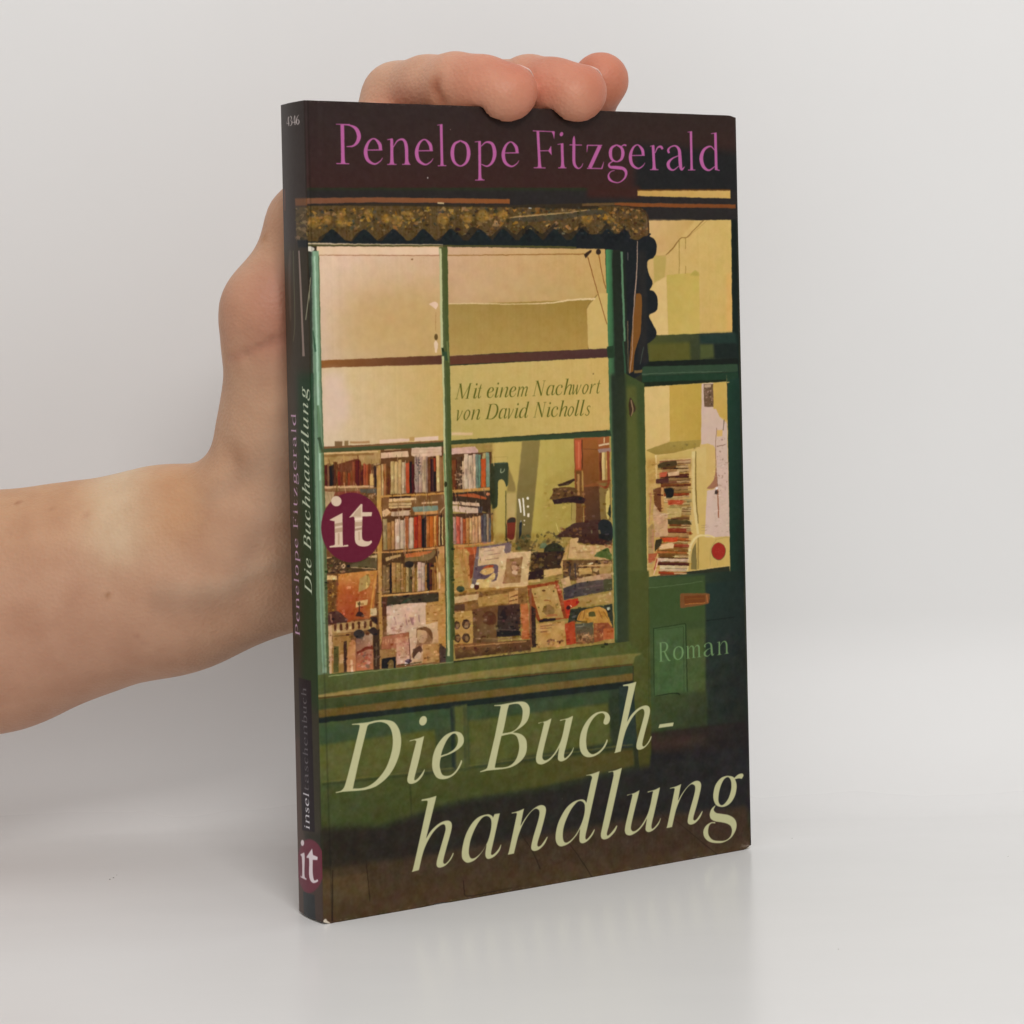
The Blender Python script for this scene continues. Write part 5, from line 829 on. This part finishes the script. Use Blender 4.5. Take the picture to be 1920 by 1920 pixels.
# ---------------------------------------------------------------- the arm and hand: one continuous skin grown from a field
CAMP = np.array([CP['tx'], CP['ty'], CP['tz']])
NB = np.array([-math.sin(YW), math.cos(YW), 0])
def ray(px_, py_):
    d = RC.T @ np.array([(px_ - CP['cx']) / CP['f'], (py_ - CP['cy']) / CP['f'], 1.0]); return d
def U(px_, py_, k):                          # sighted point lying k mm behind the front cover
    d = ray(px_, py_); return CAMP + d * ((k - NB @ CAMP) / (NB @ d))
def Vp(px_, py_, Y):
    d = ray(px_, py_); return CAMP + d * ((Y - CAMP[1]) / d[1])
G_ = 0.95
lo = np.array([-215., 2., 25.]); hi = np.array([118., 118., 214.])
gx, gy, gz = [np.arange(a, c2, G_, dtype=np.float32) for a, c2 in zip(lo, hi)]
SH = (len(gx), len(gy), len(gz))
def region(a, c2, r, pad=14):
    m0 = np.minimum(a, c2) - r - pad; m1 = np.maximum(a, c2) + r + pad
    i0 = np.clip(((m0 - lo) / G_).astype(int), 0, SH); i1 = np.clip(((m1 - lo) / G_).astype(int) + 2, 0, SH)
    return tuple(slice(p, q) for p, q in zip(i0, i1))
def cone_d(X, Y, Z, a, c2, ra, rb):
    ba = c2 - a; l2 = ba @ ba
    t = np.clip(((X - a[0]) * ba[0] + (Y - a[1]) * ba[1] + (Z - a[2]) * ba[2]) / l2, 0, 1)
    return np.sqrt((X - a[0] - t * ba[0]) ** 2 + (Y - a[1] - t * ba[1]) ** 2 + (Z - a[2] - t * ba[2]) ** 2) - (ra + (rb - ra) * t)
def grp(): return np.full(SH, 60.0, np.float32)
def add(D, a, c2, ra, rb, k):
    a, c2 = np.asarray(a, float), np.asarray(c2, float)
    s = region(a, c2, max(ra, rb))
    X, Y, Z = gx[s[0]][:, None, None], gy[s[1]][None, :, None], gz[s[2]][None, None, :]
    d = cone_d(X, Y, Z, a, c2, ra, rb).astype(np.float32); e = D[s]
    h = np.clip(.5 + .5 * (e - d) / k, 0, 1); D[s] = e * (1 - h) + d * h - k * h * (1 - h)
def smin(D, E_, k):
    h = np.clip(.5 + .5 * (D - E_) / k, 0, 1); return D * (1 - h) + E_ * h - k * h * (1 - h)

body = grp()
add(body, Vp(-900, 1240, 62), Vp(0, 1106, 56), 30, 23.5, 8)
add(body, Vp(-900, 1380, 62), Vp(0, 1184, 56), 30, 23.5, 8)
add(body, Vp(0, 1106, 56), Vp(150, 1081, 53), 23.5, 22.4, 8)
add(body, Vp(150, 1081, 53), Vp(300, 1032, 50), 22.4, 19.5, 8)
add(body, Vp(300, 1032, 50), Vp(440, 1000, 45), 19.5, 18.5, 8)
add(body, Vp(0, 1184, 56), Vp(330, 1104, 50), 23.5, 19.5, 8)
add(body, Vp(330, 1104, 50), Vp(600, 1036, 48), 19.5, 17, 8)
# palm
add(body, U(508, 930, 44), U(555, 760, 36), 18, 16.5, 6)
add(body, U(555, 760, 36), U(517, 605, 31), 16.5, 12.0, 8)
add(body, U(510, 640, 32), U(512, 592, 31), 11.5, 11.2, 5)
add(body, U(488, 566, 29), U(492, 580, 29), 7.8, 8.0, 5)
add(body, U(560, 960, 46), U(648, 500, 31), 15, 11, 8)
add(body, U(600, 990, 46), U(735, 520, 30), 15, 11, 8)
add(body, U(640, 1020, 46), U(815, 570, 30), 15, 10.5, 8)
add(body, U(650, 1060, 44), U(885, 640, 30), 15, 10, 8)
# thumb
add(body, U(517, 590, 31), U(572, 418, 26), 10.6, 8.9, 6)
thumb = [U(572, 418, 26), U(700, 252, 22.5)]
add(body, thumb[0], thumb[1], 8.9, 8.0, 3)
# fingers
FING = {
 'index': [(U(648, 500, 31), 10.5), (U(746, 184, 33), 8.8), (U(800, 166, 22), 7.9), (U(855, 159, 12), 7.6), (U(905, 164, 5), 7.5), (U(956, 171, 0.8), 6.8)],
 'middle': [(U(735, 520, 30), 10.5), (U(890, 190, 36), 8.4), (U(945, 172, 24), 7.6), (U(992, 161, 13), 7.4), (U(1036, 167, 5), 7.4), (U(1086, 172, 0.6), 6.9)],
 'ring': [(U(815, 570, 30), 10), (U(1010, 300, 38), 8.4), (U(1060, 240, 30), 7.6), (U(1095, 200, 25), 7.3), (U(1126, 151, 17), 7.3)],
 'little': [(U(885, 640, 30), 9.5), (U(1035, 470, 34), 7.2), (U(1085, 400, 26), 6.4), (U(1125, 340, 20.5), 6.2)]}
D_ = body
for nm, ch in FING.items():
    fd = grp()
    for (a, ra), (c2, rb) in zip(ch[:-1], ch[1:]): add(fd, a, c2, ra, rb, 2.5)
    near = np.clip(1 - 0 * fd, 0, 1)
    D_ = smin(D_, fd, 2.2)
# soft pads
def blob(D, c, r, k): add(D, c, np.asarray(c) + .01, r, r, k)
blob(D_, U(942, 182, -1.0), 5.6, 4); blob(D_, U(1072, 184, -1.0), 5.6, 4)
# skin folds
def crease(D, pts, amp, wd):
    pts = [np.asarray(p, float) for p in pts]
    for a, c2 in zip(pts[:-1], pts[1:]):
        s = region(a, c2, wd, 6)
        X, Y, Z = gx[s[0]][:, None, None], gy[s[1]][None, :, None], gz[s[2]][None, None, :]
        d = cone_d(X, Y, Z, a, c2, 0, 0); D[s] += (amp * np.exp(-(d / wd) ** 2)).astype(np.float32)
def surf_front(px_, py_):                    # first crossing of the skin along a line of sight
    d = ray(px_, py_); d = d / np.linalg.norm(d)
    for t in np.arange(430, 700, .5):
        p = CAMP + d * t; i = ((p - lo) / G_).astype(int)
        if (i < 0).any() or (i >= SH).any(): continue
        if D_[tuple(i)] < 0: return p
    return None
def fold(pxs, amp, wd):
    ps = [surf_front(*p) for p in pxs]; ps = [p for p in ps if p is not None]
    if len(ps) > 1: crease(D_, ps, amp, wd)
    return ps
fold([(428, 672), (460, 664), (490, 650), (515, 640), (540, 628)], .55, 1.1)
fold([(822, 150), (822, 170), (832, 190), (845, 205)], .6, 1.5)
for x_ in (800, 812, 846): fold([(x_, 112), (x_ + 1, 135), (x_ + 5, 160)], .16, .7)
for x_ in (962, 975): fold([(x_, 118), (x_ + 2, 140)], .2, .8)
fold([(893, 118), (897, 150), (905, 190)], .14, 1.2)
fold([(1024, 122), (1030, 150), (1040, 190)], .14, 1.2)
fold([(300, 1098), (360, 1104), (420, 1100), (460, 1075), (500, 1060), (545, 1050)], -.35, 3.0)
fold([(420, 830), (436, 860), (452, 900), (480, 930)], .5, 4.0)
fold([(330, 1165), (420, 1155), (540, 1160)], .3, 4.0)
# press against the book: nothing enters it
XX, YY = np.meshgrid(gx, gy, indexing='ij')
bx_ = math.cos(YW) * XX + math.sin(YW) * YY; by_ = -math.sin(YW) * XX + math.cos(YW) * YY
qx = np.abs(bx_ - BW / 2) - (BW / 2 + .55); qy = np.abs(by_ - BT / 2) - (BT / 2 + .42)
qz = gz - (BH + .12)
Q3 = np.maximum(np.maximum(qx, qy)[:, :, None], qz[None, None, :])
k = 1.0; a_, b_ = D_, -Q3
h = np.clip(.5 - .5 * (a_ - b_) / k, 0, 1); D_ = a_ * (1 - h) + b_ * h + k * h * (1 - h)
D_ = np.maximum(D_, -Q3)

def surface_nets(D):
    s = D < 0
    nx, ny, nz_ = np.array(D.shape) - 1
    corners = [(i, j, k) for i in (0, 1) for j in (0, 1) for k in (0, 1)]
    cnt = np.zeros((nx, ny, nz_), np.int8)
    for i, j, k in corners: cnt += s[i:i + nx, j:j + ny, k:k + nz_]
    act = (cnt > 0) & (cnt < 8); idx = np.argwhere(act); ids = np.full(act.shape, -1, np.int32); ids[act] = np.arange(len(idx))
    pos = np.zeros((len(idx), 3)); c = np.zeros(len(idx))
    val = {cr: D[idx[:, 0] + cr[0], idx[:, 1] + cr[1], idx[:, 2] + cr[2]] for cr in corners}
    for c0 in corners:
        for ax in range(3):
            if c0[ax]: continue
            c1 = list(c0); c1[ax] = 1; c1 = tuple(c1)
            v0, v1 = val[c0], val[c1]; m = (v0 < 0) != (v1 < 0)
            t = v0[m] / (v0[m] - v1[m]); p = np.tile(np.array(c0, float), (m.sum(), 1)); p[:, ax] += t
            pos[m] += p; c[m] += 1
    pos = (idx + pos / c[:, None]) * G_ + lo
    faces = []
    for ax in range(3):
        sl0 = [slice(None)] * 3; sl1 = [slice(None)] * 3; sl0[ax] = slice(0, -1); sl1[ax] = slice(1, None)
        ch = s[tuple(sl0)] != s[tuple(sl1)]; e = np.argwhere(ch)
        o1, o2 = [a for a in range(3) if a != ax]
        e = e[(e[:, o1] > 0) & (e[:, o2] > 0) & (e[:, o1] < D.shape[o1] - 1) & (e[:, o2] < D.shape[o2] - 1)]
        inside = s[e[:, 0], e[:, 1], e[:, 2]]
        def g(d1, d2):
            q = e.copy(); q[:, o1] -= d1; q[:, o2] -= d2; return ids[q[:, 0], q[:, 1], q[:, 2]]
        f = np.stack([g(1, 1), g(0, 1), g(0, 0), g(1, 0)], 1)
        flip = inside if ax != 1 else ~inside
        f[~flip] = f[~flip][:, ::-1]; faces.append(f)
    return pos, np.concatenate(faces)
Pv, Fv = surface_nets(D_)
# relax a little so no grid pattern is left, keeping the contact faces flat
E_ = np.concatenate([Fv[:, [0, 1]], Fv[:, [1, 2]], Fv[:, [2, 3]], Fv[:, [3, 0]]])
for it in range(8):
    acc = np.zeros_like(Pv); cn = np.zeros(len(Pv))
    for a, c2 in ((0, 1), (1, 0)):
        for ax in range(3): acc[:, ax] += np.bincount(E_[:, a], Pv[E_[:, c2], ax], len(Pv))
        cn += np.bincount(E_[:, a], minlength=len(Pv))
    Pn = acc / np.maximum(cn, 1)[:, None]
    Pv = Pv + (Pn - Pv) * (.55 if it % 2 == 0 else -.5)
bxv = math.cos(YW) * Pv[:, 0] + math.sin(YW) * Pv[:, 1]; byv = -math.sin(YW) * Pv[:, 0] + math.cos(YW) * Pv[:, 1]

# ---- skin colour: redder finger ends, blue veins, pale tendons, moles; darker creases and a painted lit patch
def gauss(p, r): return np.exp(-(((Pv - p) ** 2).sum(1)) / (r * r))
def seg_g(pts, r):
    m = np.full(len(Pv), 1e9)
    for a, c2 in zip(pts[:-1], pts[1:]): m = np.minimum(m, cone_d(Pv[:, 0], Pv[:, 1], Pv[:, 2], np.asarray(a), np.asarray(c2), 0, 0))
    return np.exp(-(m / r) ** 2)
C0 = np.tile(np.array([222, 176, 146.]), (len(Pv), 1))
def tint(wt, c, a=1.0): 
    global C0
    wt = (np.clip(wt, 0, 1) * a)[:, None]; C0 = C0 * (1 - wt) + np.array(c, float) * wt
up = np.clip((Pv[:, 2] - 95) / 60, 0, 1)
fore = np.clip((-22 - Pv[:, 0]) / 30, 0, 1)
tint(fore * np.clip((Pv[:, 2] - 78) / 30, 0, 1), (222, 168, 122), .8)
tint(np.clip((100 - Pv[:, 2]) / 40, 0, 1) * np.clip((0 - Pv[:, 0]) / 60, 0, 1), (212, 158, 134), .6)  # tone turns slightly darker and pinker low on the arm
for nm in ('index', 'middle', 'ring', 'little'):
    ch = FING[nm]; pts = [p for p, r in ch]
    tint(seg_g(pts[-5:], 10), (246, 190, 168), .8); tint(seg_g(pts[-3:], 7.8), (222, 140, 116), .25); tint(seg_g(pts[-2:], 7.6), (222, 112, 86), .9)
    tint(gauss(pts[-1], 7.5), (220, 112, 84), .5)
tint(seg_g(thumb, 9), (226, 156, 130), .5); tint(gauss(thumb[1], 9), (226, 140, 118), .7)
S_ = lambda *p: [q for q in (surf_front(*a) for a in p) if q is not None]
def tf(pts, r, c, a):
    dn = []
    for (xa, ya), (xb, yb) in zip(pts[:-1], pts[1:]): dn += [(xa + (xb - xa) * t, ya + (yb - ya) * t) for t in np.arange(0, 1, max(.04, 12 / (abs(xb - xa) + abs(yb - ya))))]
    q = S_(*(dn + [pts[-1]]))
    if len(q) > 1: tint(seg_g(q, r), c, a)
    elif q: tint(gauss(q[0], r), c, a)
tf([(520, 560), (535, 620)], 9, (206, 128, 108), .55); tf([(430, 560), (428, 620)], 7, (214, 150, 124), .4)
tf([(440, 670), (490, 650), (538, 632)], 1.5, (190, 124, 104), .45)
tf([(822, 155), (826, 175), (842, 205)], 1.6, (176, 92, 62), .6); tf([(760, 180), (800, 185)], 4, (196, 130, 108), .5)  # finger crease: its shade is put into the skin tone
tf([(545, 770), (500, 860), (440, 905), (400, 930)], 3.0, (176, 146, 126), .25)
tf([(545, 830), (500, 960), (440, 1100), (370, 1130), (300, 1130)], 3.2, (180, 146, 126), .3)
tf([(300, 1100), (360, 1104), (420, 1100), (500, 1062), (545, 1052)], 2.2, (212, 180, 156), .45)
tf([(225, 880), (235, 940), (225, 1010)], 8, (240, 212, 182), .75)  # lit spot on the forearm, its highlight put into the colour
tf([(205, 900), (200, 980)], 6, (238, 208, 176), .5)  # left part of the same painted highlight
tf([(330, 900), (330, 970)], 7, (214, 158, 112), .5)
tf([(35, 945)], .75, (160, 96, 60), .9); tf([(203, 1116)], .75, (160, 106, 66), .8); tf([(98, 954)], .8, (186, 130, 96), .35); tf([(162, 966)], .9, (196, 136, 104), .3); tf([(455, 860)], 1.6, (170, 132, 100), .4); tf([(500, 447)], 1.2, (190, 130, 80), .7); tf([(256, 1190), (270, 1202)], .7, (176, 120, 98), .6)
lin_c = np.where(C0 / 255 <= .04045, C0 / 255 / 12.92, ((C0 / 255 + .055) / 1.055) ** 2.4) * np.array([.76, .75, .70])

M_skin, nt, b = mat('skin')
at = nt.nodes.new('ShaderNodeAttribute'); at.attribute_name = 'skin_tone'
tc = nt.nodes.new('ShaderNodeTexCoord')
n1 = nt.nodes.new('ShaderNodeTexNoise'); n1.inputs['Scale'].default_value = 120; n1.inputs['Detail'].default_value = 5
n2 = nt.nodes.new('ShaderNodeTexVoronoi'); n2.inputs['Scale'].default_value = 1100
mx = nt.nodes.new('ShaderNodeMix'); mx.data_type = 'RGBA'; mx.blend_type = 'MULTIPLY'
rp = nt.nodes.new('ShaderNodeValToRGB'); rp.color_ramp.elements[0].position = .3; rp.color_ramp.elements[0].color = (.88, .82, .79, 1); rp.color_ramp.elements[1].position = .62; rp.color_ramp.elements[1].color = (1, 1, 1, 1)
mx.inputs[0].default_value = .8
nt.links.new(tc.outputs['Object'], n1.inputs['Vector']); nt.links.new(tc.outputs['Object'], n2.inputs['Vector']); nt.links.new(n1.outputs['Fac'], rp.inputs[0])
nt.links.new(at.outputs['Color'], mx.inputs[6]); nt.links.new(rp.outputs[0], mx.inputs[7]); nt.links.new(mx.outputs[2], b.inputs['Base Color'])
bp = nt.nodes.new('ShaderNodeBump'); bp.inputs['Strength'].default_value = .34; bp.inputs['Distance'].default_value = .0003
bp0 = nt.nodes.new('ShaderNodeBump'); bp0.inputs['Strength'].default_value = .18; bp0.inputs['Distance'].default_value = .0006
nt.links.new(n1.outputs['Fac'], bp0.inputs['Height']); nt.links.new(n2.outputs['Distance'], bp.inputs['Height']); nt.links.new(bp0.outputs[0], bp.inputs['Normal']); nt.links.new(bp.outputs[0], b.inputs['Normal'])
b.inputs['Roughness'].default_value = .5; b.inputs['Specular IOR Level'].default_value = .35
b.inputs['Subsurface Weight'].default_value = .22; b.inputs['Subsurface Radius'].default_value = (1.0, .38, .2); b.inputs['Subsurface Scale'].default_value = .003

o0 = Vp(300, 1075, 50)
person = mesh_obj('person', Pv - o0, Fv, M_skin, smooth=True); person.location = Vector((o0 * SC).tolist())
ca = person.data.color_attributes.new('skin_tone', 'FLOAT_COLOR', 'POINT')
ca.data.foreach_set('color', np.c_[lin_c, np.ones(len(Pv))].astype(np.float32).ravel())
tag(person, 'bare forearm and hand from the left, fingers curled over the top of the book', 'person')
# fingernails
M_nail, nt, b = mat('fingernail'); noise_col(nt, b, (0.80, 0.60, 0.52), (0.74, 0.52, 0.45), 200); b.inputs['Roughness'].default_value = .28; b.inputs['Subsurface Weight'].default_value = .15; b.inputs['Subsurface Scale'].default_value = .001
def nail(a, c2, r, dorsal, over=.5):
    a, c2 = np.asarray(a), np.asarray(c2); ax = c2 - a; L_ = np.linalg.norm(ax); ax /= L_
    dz = dorsal - ax * (dorsal @ ax); dz /= np.linalg.norm(dz); sd = np.cross(ax, dz)
    V_, F_ = [], []; nu, nv = 12, 10
    for lay in (0, .35):
        for i in range(nu + 1):
            u = i / nu; s = -5.0 + (9.6 + over) * u
            for j in range(nv + 1):
                th = math.radians(-44 + 88 * j / nv)
                s2 = s - (1.6 * (abs(th) / .87) ** 2 * (1 if i > nu / 2 else -.6) * abs(2 * u - 1))
                e_ = min(max(0, s2) * .86, r * .97); rr = math.sqrt(r * r - e_ * e_) + .22 - lay
                V_.append(c2 + ax * (s2) + (dz * math.cos(th) + sd * math.sin(th)) * rr)
    n_ = (nu + 1) * (nv + 1); q = lambda l, i, j: l * n_ + i * (nv + 1) + j
    for i in range(nu):
        for j in range(nv): F_ += [(q(0, i, j), q(0, i + 1, j), q(0, i + 1, j + 1), q(0, i, j + 1)), (q(1, i, j), q(1, i, j + 1), q(1, i + 1, j + 1), q(1, i + 1, j))]
    for i in range(nu): F_ += [(q(0, i, 0), q(1, i, 0), q(1, i + 1, 0), q(0, i + 1, 0)), (q(0, i, nv), q(0, i + 1, nv), q(1, i + 1, nv), q(1, i, nv))]
    for j in range(nv): F_ += [(q(0, 0, j), q(0, 0, j + 1), q(1, 0, j + 1), q(1, 0, j)), (q(0, nu, j), q(1, nu, j), q(1, nu, j + 1), q(0, nu, j + 1))]
    mesh_obj('fingernail', np.array(V_) - o0, F_, M_nail, person, smooth=True)
for nm, dv in (('index', (.25, .80, .55)), ('middle', (.25, .80, .55)), ('ring', (-.2, .95, .1)), ('little', (.1, .95, .3))):
    (a, ra), (c2, rb) = FING[nm][-2], FING[nm][-1]; nail(a, c2, rb, np.array(dv), .5 if nm in ('index', 'middle') else -2.2)
nail(thumb[0], thumb[1], 8.0, np.array([0, .95, .3]))

# ---- a few crumbs of dust lying on the sheet
M_dust, nt, b = mat('dust'); noise_col(nt, b, lin((112, 104, 92)), lin((82, 76, 68)), 900); b.inputs['Roughness'].default_value = .9
rd = np.random.RandomState(11); V_, F_ = [], []
for px_, py_, r_ in ((213, 1646, .26), (206, 1649, .2), (219, 1641, .15), (1485, 1572, .14), (1572, 1780, .13), (1890, 1606, .14)):
    d_ = ray(px_, py_); c_ = CAMP + d_ * (-CAMP[2] / d_[2]); o_ = len(V_)
    for k_, (dx_, dy_, dz_) in enumerate([(1, 0, 0), (.4, .9, 0), (-.7, .7, 0), (-1, -.2, 0), (-.1, -.9, 0), (.8, -.6, 0), (.1, .1, .7)]):
        V_.append(c_ + np.array([dx_, dy_, dz_]) * r_ * rd.uniform(.7, 1.3) + [0, 0, .02])
    F_ += [(o_ + i, o_ + (i + 1) % 6, o_ + 6) for i in range(6)] + [tuple(o_ + i for i in range(5, -1, -1))]
tag(mesh_obj('dust', V_, F_, M_dust), kind='stuff')
